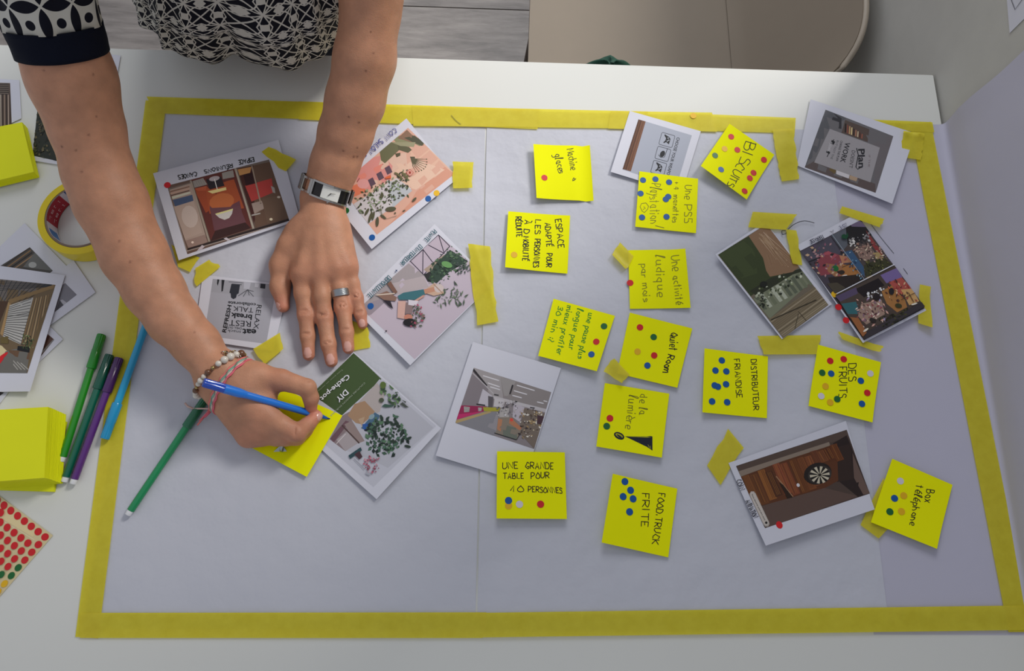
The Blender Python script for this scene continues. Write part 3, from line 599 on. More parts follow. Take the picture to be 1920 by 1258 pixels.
# --- P4 relax lettering
c = card([(380, 515), (542, 534), (512, 658), (364, 636)], (1.2, 1.2, 3, 3), 'black and white lettering print reading RELAX REST eat, between the two hands')
q = [(399, 523), (519, 534), (499, 645), (383, 629)]
i = Ink(c, clip=q, seed=7); i._add([q], lin('a9a9b2')); i.fr = (340, 500, 6.29)
i.poly([(370, 145), (1110, 215), (1080, 380), (330, 300)], 'a2a2aa')
for p, cl in (([(425, 148), (450, 150), (430, 230), (420, 200)], '202026'), ([(475, 152), (510, 155), (490, 290), (472, 300)], '202026'), ([(590, 205), (692, 215), (675, 320), (655, 330), (645, 370), (615, 388), (585, 370), (580, 320), (566, 310)], '2c2e36'), ([(740, 180), (820, 190), (800, 270), (735, 262)], 'b8b8c2'), ([(935, 200), (993, 205), (988, 262), (928, 255)], '22222a'), ([(870, 195), (920, 200), (905, 245), (865, 240)], 'c0c0c8')): i.poly(p, cl)
i.line([(560, 180), (720, 192)], 6, '55555e'); i.line([(600, 205), (710, 215)], 8, '44444c')
for a in ((670, 350), (730, 355), (800, 340), (850, 355), (850, 295)): i.line([(780, 275), a], 7, '44444c')
BK = '16161a'
i.font('eat', 885, 745, 722, 738, 72, BK, .03); i.font('snack', 705, 762, 545, 742, 34, BK); i.font('CHILL OUT', 716, 722, 540, 706, 26, BK, .015)
i.font('REST', 822, 650, 565, 632, 70, BK, .0); i.font('break', 835, 575, 585, 548, 62, BK, .03); i.font('TALK', 850, 492, 612, 470, 60, BK, 0); i.font('collaborate', 880, 437, 552, 412, 38, BK, .02)
i.font('RELAX', 890, 452, 850, 735, 62, BK, 0); i.font('REFRESH', 525, 782, 592, 462, 48, BK, .03)
i.done('print', .35)
# --- P5 cache-pot
c = card([(663, 659), (827, 803), (706, 936), (543, 789)], (2.4, 5, 4, 1.6), 'green and white print reading DIY Cache-pot with potted plants')
q = [(663, 662), (818, 799), (700, 914), (546, 776)]
i = Ink(c, clip=q, seed=8); i._add([q], lin('c4c4ce')); i.fr = (560, 640, 4.193)
i.poly([(430, 85), (655, 300), (340, 590), (60, 390), (130, 320)], '43572f'); i.poly([(640, 300), (1060, 680), (700, 1000), (560, 930), (360, 860), (380, 620)], 'b9b9c2')
i.poly([(400, 560), (620, 330), (680, 420), (640, 560), (560, 600), (440, 620)], 'b3a9a6'); i.poly([(345, 590), (400, 560), (470, 800), (370, 870), (245, 775)], '8a7a7c'); i.poly([(250, 770), (370, 630), (400, 640), (280, 800)], '6e5058')
i.poly([(300, 780), (420, 680), (480, 800), (370, 870)], 'aaa0a2'); i.poly([(360, 660), (420, 630), (520, 790), (470, 810)], '94827e'); i.line([(345, 670), (475, 805)], 12, '54403c'); i.line([(300, 810), (370, 735)], 5, 'd8d0d0')
i.poly([(385, 590), (440, 500), (520, 475), (600, 560), (570, 600), (500, 660), (450, 650)], 'a8876a'); i.poly([(470, 620), (520, 600), (500, 680)], 'b89c80')
i.poly([(490, 690), (600, 565), (640, 590), (630, 620), (560, 690), (540, 715)], '4a6a84'); i.poly([(500, 660), (560, 650), (545, 700), (510, 700)], '2c5aa0'); i.ell(575, 600, 26, 18, '8aa0a8', -.7); i.ell(535, 706, 20, 10, '1e2430')
R = i.rnd; GC = ['26382c', '33483a', '3e5a48', '1e2c26', '4a6a56', '5a7a5e']
leaves(230, 540, 600, 850, 900, GC, 20, 46, .32, f=lambda x, y: ((x - 690) / 160) ** 2 + ((y - 750) / 160) ** 2 < 1)
for (x, y, r) in ((765, 635, 1.1), (735, 655, .8), (865, 770, -.5), (855, 832, .2), (815, 720, -1.1), (745, 795, .1), (655, 610, 1.2), (780, 660, 1.3), (700, 630, 1.4)): i.ell(x, y, 26, 11, '2a3a30', r)
leaves(60, 640, 330, 800, 530, ['3c5438', '55704a', '2e3e34', '6a8a5a'], 18, 44, .3, f=lambda x, y: abs((y - 330) - (x - 640) * 1.0) < 70)
i.ell(668, 350, 24, 28, '5a6e34'); i.ell(655, 470, 20, 18, '4c5440'); i.poly([(655, 520), (680, 500), (745, 510), (750, 520), (690, 527)], '3c5a4c'); i.poly([(800, 500), (820, 485), (870, 525), (840, 525)], '4a5048'); i.poly([(815, 465), (850, 480), (845, 490)], '4a5048')
i.poly([(395, 905), (490, 840), (500, 865), (410, 930)], '2c4a50'); i.poly([(440, 895), (480, 870), (505, 915), (480, 935)], '4a3038'); i.line([(440, 930), (520, 1010)], 6, '9a9aa4')
leaves(45, 520, 920, 630, 1030, ['a04a5e', 'b86a7c', '8a4a5c', 'd08a98', '9a6a78'], 12, 26, .4); i.poly([(525, 1030), (570, 1040), (560, 1060), (535, 1050)], 'a8aab4')
W_ = 'e4e4ea'
i.font('Cache-pot', 385, 262, 165, 450, 40, W_, .02); i.font('DIY', 370, 385, 290, 460, 44, W_, .02); i.font('COUTURE MAISON DURABLE', 520, 328, 250, 590, 13, 'a4ac9a'); i.font('Tuto pour un cache-pot', 345, 222, 110, 430, 10, '9aa48c'); i.font('avec du tissu, facile', 300, 222, 120, 390, 9, '8a967c')
i.done('print', .35)
# --- P6 open plan office
c = card([(887, 641), (1052, 690), (982, 905), (817, 854)], (2.6, 2, 1.6, 4.6), 'print of an open plan office with a pink bench at left', lift=None)
q = [(888, 691), (1033, 737), (1001, 844), (853, 795)]
i = Ink(c, clip=q, seed=9); i._add([q], lin('8d8486')); i.fr = (800, 620, 4.493)
i.poly([(395, 318), (640, 395), (640, 640), (560, 580), (390, 350)], 'a39c9c'); i.poly([(400, 330), (520, 500), (440, 650), (290, 640)], '857c80'); i.poly([(620, 395), (1045, 525), (1000, 680), (720, 600), (640, 560)], '8e8684')
i.poly([(390, 320), (510, 470), (500, 480), (385, 345)], '2e282c'); i.line([(385, 365), (560, 540)], 8, 'b8b2b4'); i.poly([(620, 395), (750, 435), (680, 560), (650, 560)], '9c9694'); i.line([(700, 540), (722, 470)], 14, '2e282c')
for a in (((475, 388), (605, 428)), ((515, 450), (610, 482)), ((535, 483), (615, 507)), ((760, 468), (905, 512)), ((735, 515), (840, 545)), ((722, 555), (795, 575)), ((930, 610), (980, 622)), ((985, 600), (1010, 606))): i.line(list(a), 9, 'dcd8dc')
i.poly([(560, 560), (1005, 670), (1000, 700), (550, 580)], 'c0babc')
for a in ((585, 550), (742, 605), (888, 658)): i.poly([(a[0] - 20, a[1] - 6), (a[0] + 20, a[1]), (a[0] + 18, a[1] + 10), (a[0] - 20, a[1] + 4)], '2e2a2e')
i.poly([(470, 500), (550, 560), (520, 650), (430, 630)], 'c2bcc4'); i.poly([(515, 560), (560, 570), (550, 680), (515, 670)], '5a5458'); i.poly([(570, 580), (660, 600), (640, 660), (560, 650)], 'c8c2c4')
i.line([(420, 630), (485, 640)], 12, '3a3438'); i.poly([(285, 640), (500, 650), (480, 690), (250, 750)], '97204e'); i.poly([(265, 715), (480, 690), (250, 760)], 'c02a66'); i.poly([(240, 765), (530, 685), (540, 700), (400, 760), (245, 790)], 'b39a68'); i.poly([(470, 655), (620, 660), (600, 690), (480, 690)], 'a8a030')
i.poly([(310, 650), (360, 655), (355, 695), (312, 698)], 'bab6b0'); i.poly([(430, 658), (462, 660), (458, 688), (432, 690)], 'a8a4a0')
for k in range(5): i.line([(314, 656 + k * 9), (356, 660 + k * 8)], 3, '5a5a5a')
i.poly([(245, 790), (540, 700), (640, 690), (580, 870), (560, 900)], '87858a'); i.poly([(560, 720), (620, 700), (600, 860), (510, 820)], '979296'); i.poly([(620, 670), (690, 660), (690, 760), (600, 860), (590, 840)], 'b2aca8')
i.poly([(730, 620), (830, 660), (780, 780), (720, 740)], 'bdb4bc'); i.poly([(820, 660), (1000, 710), (900, 1000), (770, 860)], '7a6c60')
i.poly([(600, 740), (720, 740), (800, 840), (760, 930), (580, 880)], '8a7e70'); i.poly([(640, 800), (750, 830), (760, 925), (640, 895)], '6f7468'); i.poly([(600, 750), (635, 760), (620, 860), (590, 840)], 'b8805e'); i.poly([(700, 740), (800, 830), (780, 850), (690, 790)], 'b87a58'); i.ell(712, 762, 14, 14, 'e04a3c'); i.line([(570, 872), (750, 928)], 8, '2c2c2a'); i.line([(755, 928), (800, 850)], 6, '3c3a38')
R = i.rnd
leaves(90, 790, 680, 980, 900, ['a0845c', 'c8b088', '5a4a40', '3c3030', 'e0d8cc', '8a7a6c'], 12, 34, .3); i.poly([(930, 720), (985, 735), (960, 800), (925, 790)], '4a3038')
leaves(40, 600, 610, 760, 720, ['d8d4d8', '4a4648', 'c0b8b8', '7a7478'], 10, 26, .35)
i.done('print', .35)
# --- P7 game
c = card([(1181, 208), (1314, 246), (1278, 363), (1145, 322)], (2.6, 2.6, 2.2, 4), 'print reading CHOOSE YOUR WEAPON with three game controller icons')
q = [(1197, 224), (1297, 254), (1268, 351), (1167, 318)]
i = Ink(c, clip=q, seed=10); i._add([q], lin('a9adba')); i.fr = (1140, 200, 5.032)
i.poly([(285, 120), (356, 140), (215, 612), (134, 590)], '5a3522'); i.poly([(320, 130), (356, 140), (215, 612), (175, 600)], '744a32')
for k in range(6): i.line([(292 + k * 11, 124 + k * 3), (146 + k * 11, 590 + k * 3)], 2.5, ('3e2416', '84583c')[k % 2])
i.line([(790, 275), (680, 660)], 4, '70747e')
def rbox(cx, cy, w, h, a, col, lw):
    pts = []
    for (sx, sy, t0) in ((1, 1, 0), (-1, 1, 90), (-1, -1, 180), (1, -1, 270)):
        for t in (0, 30, 60, 90):
            tt = math.radians(t0 + t); x = sx * (w / 2 - 12) + 12 * math.cos(tt); y = sy * (h / 2 - 12) + 12 * math.sin(tt)
            pts.append((cx + x * math.cos(a) - y * math.sin(a), cy + x * math.sin(a) + y * math.cos(a)))
    i.line(pts + [pts[0]], lw, col)
for k, (x, y) in enumerate(((555, 318), (517, 450), (478, 582))):
    rbox(x, y, 128, 118, .27, '33363e', 4.5)
    if k != 1:
        i.poly([(x - 18, y - 55), (x + 2, y - 40), (x + 20, y - 30), (x + 34, y - 10), (x + 26, y + 20), (x + 18, y + 42), (x - 6, y + 20), (x - 28, y + 30), (x - 34, y + 22), (x - 14, y + 4), (x - 8, y - 18), (x - 24, y - 46)], '15171c')
        for dx, dy in ((12, -18), (18, 2), (4, 10)): i.ell(x + dx, y + dy, 6, 6, 'b8bcc8')
    else:
        i.ell(x - 4, y, 22, 32, '15171c', .5); i.line([(x - 40, y + 10), (x - 20, y + 34), (x + 14, y + 30), (x + 36, y - 30), (x + 44, y - 50)], 5, '15171c')
i.font('CHOOSE YOUR WEAPON', 650, 290, 545, 668, 31, '1c1e24', .01)
i.done('print', .35)
# --- P8 plan
c = card([(1520, 186), (1716, 250), (1673, 382), (1494, 310)], (2, 2, 6, 2.4), 'grey print of a framed sign reading Plan doesn\'t work near the top right corner')
q = [(1548, 206), (1675, 256), (1642, 362), (1509, 314)]
i = Ink(c, clip=q, seed=11); i._add([q], lin('6d6a6c')); i.fr = (1480, 180, 5.718)
i.poly([(390, 148), (620, 240), (420, 360), (300, 600), (165, 765)], '5c5c60'); i.poly([(480, 190), (560, 240), (560, 360), (430, 330)], '38363a')
i.poly([(600, 260), (860, 360), (840, 500), (560, 400)], '5a4c46'); i.poly([(160, 760), (270, 700), (960, 960), (925, 1040)], '5e5250'); i.poly([(900, 520), (1060, 440), (1118, 430), (925, 1040)], '6e686a')
for k in range(9): i.poly([(600 + k * 22, 300 + k * 14), (612 + k * 22, 300 + k * 14), (608 + k * 22, 400 + k * 8), (594 + k * 22, 395 + k * 8)], ('1c1214', '8a4a3c', 'c8a070', 'e0c890', '3c2420', 'a8745a', 'c8b090', '5a3028', '9a5a48')[k])
i.poly([(505, 780), (650, 840), (640, 890), (505, 840)], 'd0cacc'); i.poly([(440, 770), (505, 800), (490, 840), (430, 800)], '6c5a38'); i.poly([(650, 855), (740, 870), (720, 920), (645, 895)], 'b0967c')
i.poly([(435, 358), (970, 560), (870, 930), (268, 715)], '9f9a9c')
i.poly([(455, 480), (495, 490), (430, 630), (393, 610)], '232328'); i.line([(490, 450), (470, 490)], 8, '232328'); i.line([(425, 620), (400, 668)], 8, '232328')
D_ = '2a2a30'
i.font('GOAL', 440, 495, 405, 605, 26, 'c0bcbe', .02); i.font('Plan', 740, 575, 745, 780, 70, D_, .03); i.line([(722, 570), (740, 640), (715, 770), (735, 792), (760, 775)], 11, D_)
i.font("DOESN'T", 672, 590, 640, 775, 40, D_); i.font('WORK', 602, 500, 545, 715, 56, D_, .02); i.font('CHANGE THE PLAN', 550, 485, 500, 700, 26, D_, .01); i.font('BUT NOT THE', 510, 480, 440, 680, 24, '55555a'); i.font('IF THE', 850, 640, 845, 770, 20, '77676a')
i.done('print', .3)
# --- P9 lawn and timber
c = card([(1434, 416), (1560, 570), (1466, 636), (1341, 477)], (2, 2, 4, 7), 'worn print of a green lawn wall and wooden steps, left of the crowd print')
q = [(1437, 420), (1553, 572), (1468, 634), (1346, 478)]
i = Ink(c, clip=q, seed=12); i._add([q], lin('6f6555')); i.fr = (1320, 380, 4.193); R = i.rnd
i.poly([(110, 405), (350, 265), (460, 400), (500, 560), (720, 540), (700, 580), (430, 700), (370, 740)], '353f1e'); i.poly([(120, 410), (330, 290), (400, 400), (420, 560), (300, 600)], '3d4824'); i.poly([(360, 700), (520, 600), (800, 510), (790, 550), (420, 740)], '2a2e1c')
i.poly([(350, 265), (490, 165), (760, 500), (700, 550), (520, 588), (490, 540), (465, 440)], '8c6c50')
for k in range(18): i.line([(430 + R.uniform(0, 60), 230 + R.uniform(0, 60)), (520 + k * 12, 480 + R.uniform(-40, 60))], 7, R.choice(['a88a6a', '9a7a5c', 'b89c80', '806048']), taper=True)
i.poly([(390, 760), (700, 570), (800, 540), (850, 620), (520, 915)], '7c8068')
for k in range(10): x = 400 + k * 40; y = 750 - k * 22; i.poly([(x, y), (x + 24, y - 14), (x + 100, y + 90), (x + 76, y + 104)], R.choice(['9aa08a', '6e745c', 'b0b4a0', '5c6250']))
leaves(70, 400, 570, 800, 760, ['23281a', '8c9470', 'c8ccb4', '3a4428', 'a8ac94'], 12, 34, .4, f=lambda x, y: abs(y - (1010 - .6 * x + 0)) < 80)
i.poly([(510, 920), (880, 660), (980, 800), (620, 1065)], '7e7058')
for k in range(13): i.line([(520 + k * 9, 930 + k * 11), (880 + k * 9, 670 + k * 11)], 5, R.choice(['5a4e3a', '93866c', '6a5c46', 'a89a80']))
i.line([(530, 925), (880, 770)], 10, '3c3424'); i.line([(740, 880), (710, 1000)], 6, '4a4030'); i.line([(740, 860), (800, 930)], 6, '4a4030'); i.ell(470, 648, 30, 24, '14160e'); leaves(24, 440, 740, 520, 820, ['1e2416', '55604a', '0e100a'], 10, 30, .3)
i.done('print', .5)
# --- P10 crowd collage
c = card([(1494, 460), (1605, 401), (1737, 582), (1618, 643)], (3.6, 3.6, 4.6, 6), 'collage print of outdoor crowds at wooden tables, five coloured dots')
q = [(1500, 471), (1614, 413), (1734, 578), (1620, 638)]
i = Ink(c, clip=q, seed=13); i._add([q], lin('3c383c')); i.fr = (1490, 400, 5.24); R = i.rnd
i.poly([(50, 375), (355, 220), (670, 660), (400, 800), (300, 710)], '453e48'); i.poly([(60, 380), (350, 230), (460, 400), (150, 480)], '4e4a56'); i.poly([(200, 500), (300, 380), (400, 400), (520, 450), (430, 600), (260, 620)], '8a4048'); i.poly([(240, 430), (330, 375), (420, 420), (350, 480)], 'a8505a'); i.poly([(310, 500), (470, 520), (590, 520), (600, 600), (440, 660), (330, 580)], 'a06c48'); i.poly([(440, 420), (520, 430), (560, 490), (470, 500)], 'b87e5c')
leaves(70, 150, 300, 520, 640, ['8c5a6c', '5a4a64', 'b88a8c', '2c2428', 'c8a888', 'a04a50'], 18, 50, .3); i.poly([(470, 510), (600, 530), (660, 640), (470, 620)], 'a9713c'); i.line([(470, 540), (590, 490)], 8, '5a3820'); i.ell(485, 628, 34, 10, 'e8e0d8', -.3); i.ell(465, 590, 30, 22, '30241c'); i.poly([(330, 640), (640, 610), (670, 665), (400, 800)], '2a201c'); i.poly([(320, 700), (420, 690), (500, 740), (400, 800)], '4a4234'); i.line([(145, 480), (250, 440)], 9, '1a1a1e')
i.poly([(360, 215), (640, 75), (975, 515), (690, 650)], '4c4240'); i.poly([(500, 130), (660, 70), (760, 220), (560, 330), (510, 300)], '1d1b1c'); i.poly([(355, 225), (500, 150), (520, 320), (470, 380)], '5c6068'); i.poly([(540, 110), (640, 75), (720, 140), (560, 135)], '6e6078'); i.poly([(700, 170), (870, 400), (860, 460), (760, 320)], '8c3a38')
i.poly([(600, 370), (720, 300), (790, 400), (720, 490), (640, 450)], '8f7468'); i.poly([(480, 390), (560, 370), (680, 540), (690, 640), (660, 600)], '3a5878'); i.poly([(680, 520), (870, 440), (960, 510), (700, 640)], '3c3c24'); i.poly([(770, 400), (830, 390), (880, 450), (800, 460)], 'a89060')
leaves(60, 540, 210, 740, 340, ['c8c4c0', '8a8688', 'e8e4dc', '2c2a2c'], 16, 40, .35, f=lambda x, y: abs(y - (530 - .42 * x)) < 46)
leaves(70, 600, 300, 900, 480, ['b89888', '7a6058', 'd8c4a8', '3a2c28', 'a07868'], 14, 40, .25); leaves(40, 520, 390, 680, 640, ['6a9ab8', '2a4460', 'a8c4d0'], 14, 36, .3, f=lambda x, y: abs(x - (480 + (y - 380) * .72)) < 45); leaves(50, 680, 460, 950, 620, ['4a4a28', '2e2e1c', '6a6a3a'], 14, 34, .3)
i.poly([(400, 815), (985, 520), (1275, 920), (670, 1250)], '4c4038'); i.poly([(590, 760), (820, 650), (880, 720), (680, 840)], '1e1618'); i.poly([(400, 830), (600, 740), (620, 800), (450, 880)], '574a66'); i.poly([(840, 620), (1000, 550), (1060, 640), (900, 700)], '7a689c')
i.poly([(460, 900), (600, 880), (640, 1000), (520, 1000)], '34686e'); i.poly([(650, 900), (850, 860), (880, 1000), (700, 1100), (620, 1020)], 'a08474'); i.poly([(850, 780), (950, 720), (1080, 860), (1100, 930), (1000, 980), (900, 900)], 'a8743f'); i.poly([(920, 690), (1050, 640), (1160, 760), (1030, 800)], 'b05248'); i.poly([(1040, 760), (1150, 750), (1220, 870), (1120, 910)], 'd0a468')
leaves(90, 620, 860, 900, 1120, ['d8a898', '8a6878', '5a3a3c', 'b8a8c8', '9a4a50', 'e8d0c0'], 16, 50, .2); leaves(50, 900, 660, 1180, 860, ['c8684c', 'e0b890', '4a3030', 'a04038'], 16, 50, .2); leaves(26, 700, 740, 880, 840, ['e4e4e4', 'c0bcc0'], 14, 34, .4, f=lambda x, y: abs(y - (1180 - .48 * x)) < 30)
for e in ((945, 780, 26, 34, '241e22', 0), (1012, 918, 34, 22, '3c3c1e', .2), (800, 835, 34, 36, '241a1c', 0), (760, 1060, 34, 20, '2c2420', .3)): i.ell(*e)
i.poly([(540, 1030), (620, 1040), (700, 1180), (660, 1220)], '9c6238'); i.poly([(700, 1170), (1240, 880), (1275, 920), (670, 1250)], '3a3438'); leaves(80, 830, 960, 1100, 1130, ['33331c', '20200f', '4c4a26'], 16, 40, .25, f=lambda x, y: abs(y - (1450 - .42 * x)) < 50)
i.line([(1040, 860), (1180, 790)], 6, '4a3420'); i.line([(1110, 790), (1160, 880)], 6, '4a3420'); i.ell(690, 1155, 30, 10, 'e8e0d0', -.6); i.ell(1165, 900, 32, 8, 'e8e0d0', -.3)
i.line([(358, 218), (675, 660)], 5, '9aa4b0'); i.line([(410, 805), (980, 515)], 9, 'dcdce4'); i.ell(475, 240, 24, 24, '12482c'); i.poly([(480, 255), (510, 200), (520, 235), (500, 270)], '12482c')
i.clip = None; i.fr = (0, 0, 1)
i.hand('ZONE', 1584, 420, 1571, 427, 7, '5a5a74', .9); i.hand('A', 1560, 433, 1554, 436, 6, '6a6a74', .9); i.hand('TERRASSE', 1541, 442, 1516, 453, 7, '3a3a4c', 1.1)
i.done('print', .4)
for d in ((1567, 505, 'green'), (1630, 520, 'yellow'), (1565.6, 553.6, 'yellow'), (1573, 577.5, 'red'), (1587, 601.8, 'red')): dot(c, *d)
# --- P11 darts
c = card([(1366, 868), (1586, 789), (1640, 955), (1436, 1023)], (3, 2, 6, 8), 'print of a dartboard on a wood slat wall, captioned coin animation', lift=lambda u, v: -1.6 * 4 * v * (1 - v))
q = [(1380, 874), (1588, 806), (1632, 926), (1435, 991)]
i = Ink(c, clip=q, seed=14); i._add([q], lin('4e3f38')); i.fr = (1320, 780, 3.84); R = i.rnd
i.poly([(230, 365), (1028, 103), (1045, 150), (250, 420)], '57473f'); i.poly([(250, 400), (900, 190), (910, 215), (270, 440)], '8a7a6c'); i.poly([(400, 660), (850, 520), (1110, 580), (440, 810)], '5e4a42'); i.poly([(930, 200), (1030, 140), (1200, 560), (1110, 585), (980, 480), (960, 300)], '2a1e1c'); i.poly([(1075, 270), (1197, 560), (1150, 570), (1085, 450)], '6a554c'); i.poly([(960, 230), (1060, 200), (1080, 460), (960, 480)], '33241f')
i.poly([(265, 440), (480, 360), (560, 330), (760, 265), (960, 200), (970, 470), (880, 520), (640, 590), (420, 650)], '5c331c')
for k, (x, y, h) in enumerate(((275, 440, 215), (330, 430, 215), (385, 400, 215), (440, 410, 180), (490, 355, 220), (545, 350, 230), (610, 325, 240), (665, 312, 230), (720, 300, 210), (760, 262, 120), (810, 262, 80), (860, 240, 90), (905, 215, 120))):
    cl = ('7a4a26', '6a3e20', '8a5428', '4c2a18', '8c4a30', '7c4028', '6a3c1e', '7a4626', '824a2c', '6e3c24', '744226', '5c3018', '6a3a1c')[k]
    i.poly([(x, y), (x + 48, y - 14), (x + 62 + h * .38, y + h - 18), (x + 10 + h * .38, y + h)], cl)
    for j in range(4): i.line([(x + 8 + j * 10, y + 4 - j * 3), (x + 16 + j * 10 + h * .36, y + h - 14 - j * 3)], 2.5, R.choice(['3e2412', '94602e', '583018']))
i.line([(520, 440), (640, 585)], 8, 'a07858'); i.poly([(540, 480), (570, 500), (640, 590), (600, 600)], '2e1c12')
i.ell(820, 420, 102, 78, '241c1a', -.25, 24); i.ell(834, 428, 86, 64, '3a3430', -.2, 24)
for k in range(20):
    a0 = k * math.pi / 10; a1 = a0 + math.pi / 10; i.poly([(834, 430)] + [(834 + 72 * math.cos(a), 430 + 62 * math.sin(a)) for a in (a0, (a0 + a1) / 2, a1)], 'c9bfa8' if k % 2 else '1c1816')
i.ell(834, 430, 12, 10, '2a2420')
i.clip = None
i.line([(352, 566), (452, 780)], 44, 'b0a79f'); i.line([(352, 566), (449, 773)], 36, 'c8beb5'); i.font('Vous aimerez peut-etre aussi', 344, 568, 438, 756, 10, '2a2422', .02); i.ell(450, 772, 9, 9, '1a1616')
i.fr = (0, 0, 1)
i.hand('COIN', 1381, 902, 1390, 921, 9, '2a2a34', 1.1); i.hand('ANIMATION', 1399, 941, 1414, 973, 9, '2a2a34', 1.1)
i.done('print', .35); dot(c, 1461.4, 985, 'red'); dot(c, 1496.8, 911, 'white', 2.0)
# --- left side prints
c = card([(46, 418), (134, 508), (62, 575), (-40, 500)], .8, 'print with dark timber beams half under the pergola print')
q = [(56, 464), (99, 508), (60, 540), (-20, 512)]
i = Ink(c, clip=q, seed=20); i._add([q], lin('4c4843')); i.fr = (0, 440, 3.93)
for k in range(5): i.line([(30 + k * 22, 235 + k * 8), (215 + k * 10, 100 + k * 18)], 9, ('3a2c20', '8a6a48', '2c221a', '9a7a58', '5a4632')[k])
i.poly([(170, 240), (260, 130), (390, 268)], '6a6a66'); i.ell(240, 225, 30, 22, 'a8a8a4'); i.done('print', .35)
c = card([(138, 488), (179, 548), (80, 620), (42, 560)], 1.2, 'print showing a grey corner beneath the pergola print')
q = [(122, 531), (144, 553), (103, 585), (80, 560)]
i = Ink(c, clip=q, seed=21); i._add([q], lin('7e7c84')); i.fr = (0, 440, 3.93); i.poly([(410, 570), (440, 480), (470, 520)], '4a484e'); i.poly([(440, 485), (460, 480), (500, 510), (470, 525)], 'b0aeb6'); i.done('print', .35)
c = card([(92, 610), (118, 636), (62, 690), (40, 660)], .8, 'corner of a brown print peeking out lower, beneath the pergola print')
q = [(89, 626), (102, 637), (70, 676), (60, 660)]
i = Ink(c, clip=q, seed=22); i._add([q], lin('5e443c')); i.fr = (0, 440, 3.93); i.poly([(340, 750), (370, 745), (300, 900), (290, 880)], '4a2e26'); i.line([(400, 770), (280, 900)], 10, '84807e'); i.done('print', .35)
c = card([(-30, 494), (122, 516), (56, 734), (-60, 735)], (2.5, 3.0, 6, 3), 'print of a wooden pergola lounge at the left edge')
q = [(-25, 522), (104, 535), (51, 701), (-60, 700)]
i = Ink(c, clip=q, seed=23); i._add([q], lin('6f5c42')); i.fr = (0, 440, 3.93); R = i.rnd
i.poly([(-40, 330), (400, 372), (380, 380), (60, 490), (-40, 520)], '6e6660')
for k in range(12): i.line([(-20 + k * 36, 335 + k * 3), (-60 + k * 22, 500)], 4, '23262c'); i.line([(-20, 350 + k * 14), (380, 372 + k * 3 + max(0, 6 - k) * 0)], 3.4, '23262c') if k < 6 else None
i.poly([(-40, 500), (60, 500), (-40, 760)], '4c3422'); i.poly([(0, 740), (60, 505), (80, 515), (20, 760)], 'a8875a'); i.poly([(60, 490), (400, 372), (395, 400), (70, 520)], '8a6f48'); i.poly([(70, 530), (245, 470), (150, 820), (20, 760)], 'b9b6b0')
for k in range(17): i.line([(66 - k * 2.8, 545 + k * 13), (200 - k * 4 + 30, 480 + k * 24)] if k < 6 else [(66 - k * 2.8, 540 + k * 13), (225 - (k - 5) * 5, 560 + (k - 5) * 24)], 4, '2c2a28')
for k in range(7): i.line([(250 + k * 18, 480 - k * 5), (165 + k * 22, 800)], 7, ('8a6e4a', 'b89c74')[k % 2])
i.poly([(200, 800), (240, 790), (400, 400), (410, 375), (330, 700), (200, 1030)], '6e5a3c'); i.poly([(0, 1025), (0, 880), (120, 850), (220, 870), (195, 1030)], '6d6a64'); i.poly([(60, 860), (220, 870), (215, 930), (80, 900)], '6a4e38')
for k in range(4): i.line([(70 + k * 28, 930 + k * 8), (130 + k * 26, 1000)], 7, 'a8a49c')
i.poly([(130, 830), (220, 840), (215, 880), (125, 862)], '141416'); leaves(40, 170, 760, 240, 850, ['2c4024', '4a5a34', '8a9a6a', '1e2c18'], 14, 34, .16); i.poly([(5, 770), (60, 760), (60, 815), (5, 812)], '6a5a30')
i.done('print', .35)
c = Card('sticker_scrap', [(-12, 644), (3, 648), (19, 664), (-12, 694)], (4.2,) * 4, mat('sticker_backing', 'd9c89a', .5), 'small torn scrap of dot stickers lying on the pergola print', 'stickers')
dot(c, 5, 668.5, 'red', 3.6); dot(c, -4, 681, 'red', 3.6)
c = card([(-30, 146), (36, 150), (40, 222), (-20, 250)], .6, 'print of vertical dark slats at the upper left edge')
q = [(-30, 154), (19, 156), (22, 236), (-20, 244)]
i = Ink(c, clip=q, seed=24); i._add([q], lin('5a483c')); i.fr = (0, 60, 4.49)
i.poly([(-10, 425), (70, 428), (75, 530), (-10, 530)], '3c322c')
for k in range(6): i.line([(-10, 432 + k * 17), (72, 430 + k * 18)], 5, '8a7a6c')
for k in range(6): i.line([(6 + k * 16, 530), (8 + k * 16, 790)], 7, ('c0b4a4', '32261e', 'a08a78', '241a14', 'b8a494', '3a2c24')[k])
i.done('print', .35)
c = card([(92, 88), (226, 104), (190, 322), (56, 300)], .9, 'dark foliage print mostly hidden under the left arm')
q = [(76, 150), (170, 160), (152, 312), (61, 292)]
i = Ink(c, clip=q, seed=25); i._add([q], lin('282c22')); i.fr = (0, 60, 4.49); R = i.rnd; leaves(160, 270, 560, 500, 1100, ['1c2018', '3a3e2c', '4a4430', '24281c', '6a6044'], 12, 34, .4); i.clip = [(180, 118), (219, 123), (212, 165), (175, 160)]; i.poly([(800, 250), (985, 300), (955, 460), (780, 440)], '94605a'); i.done('print', .35)
c = card([(-30, 726), (18, 733), (-6, 764), (-40, 760)], .4, 'tip of a dark print just above the thick note pad')
i = Ink(c); i.poly([(-28, 730), (8, 736), (-10, 750), (-30, 750)], '3a3230'); i.done('print', .35)
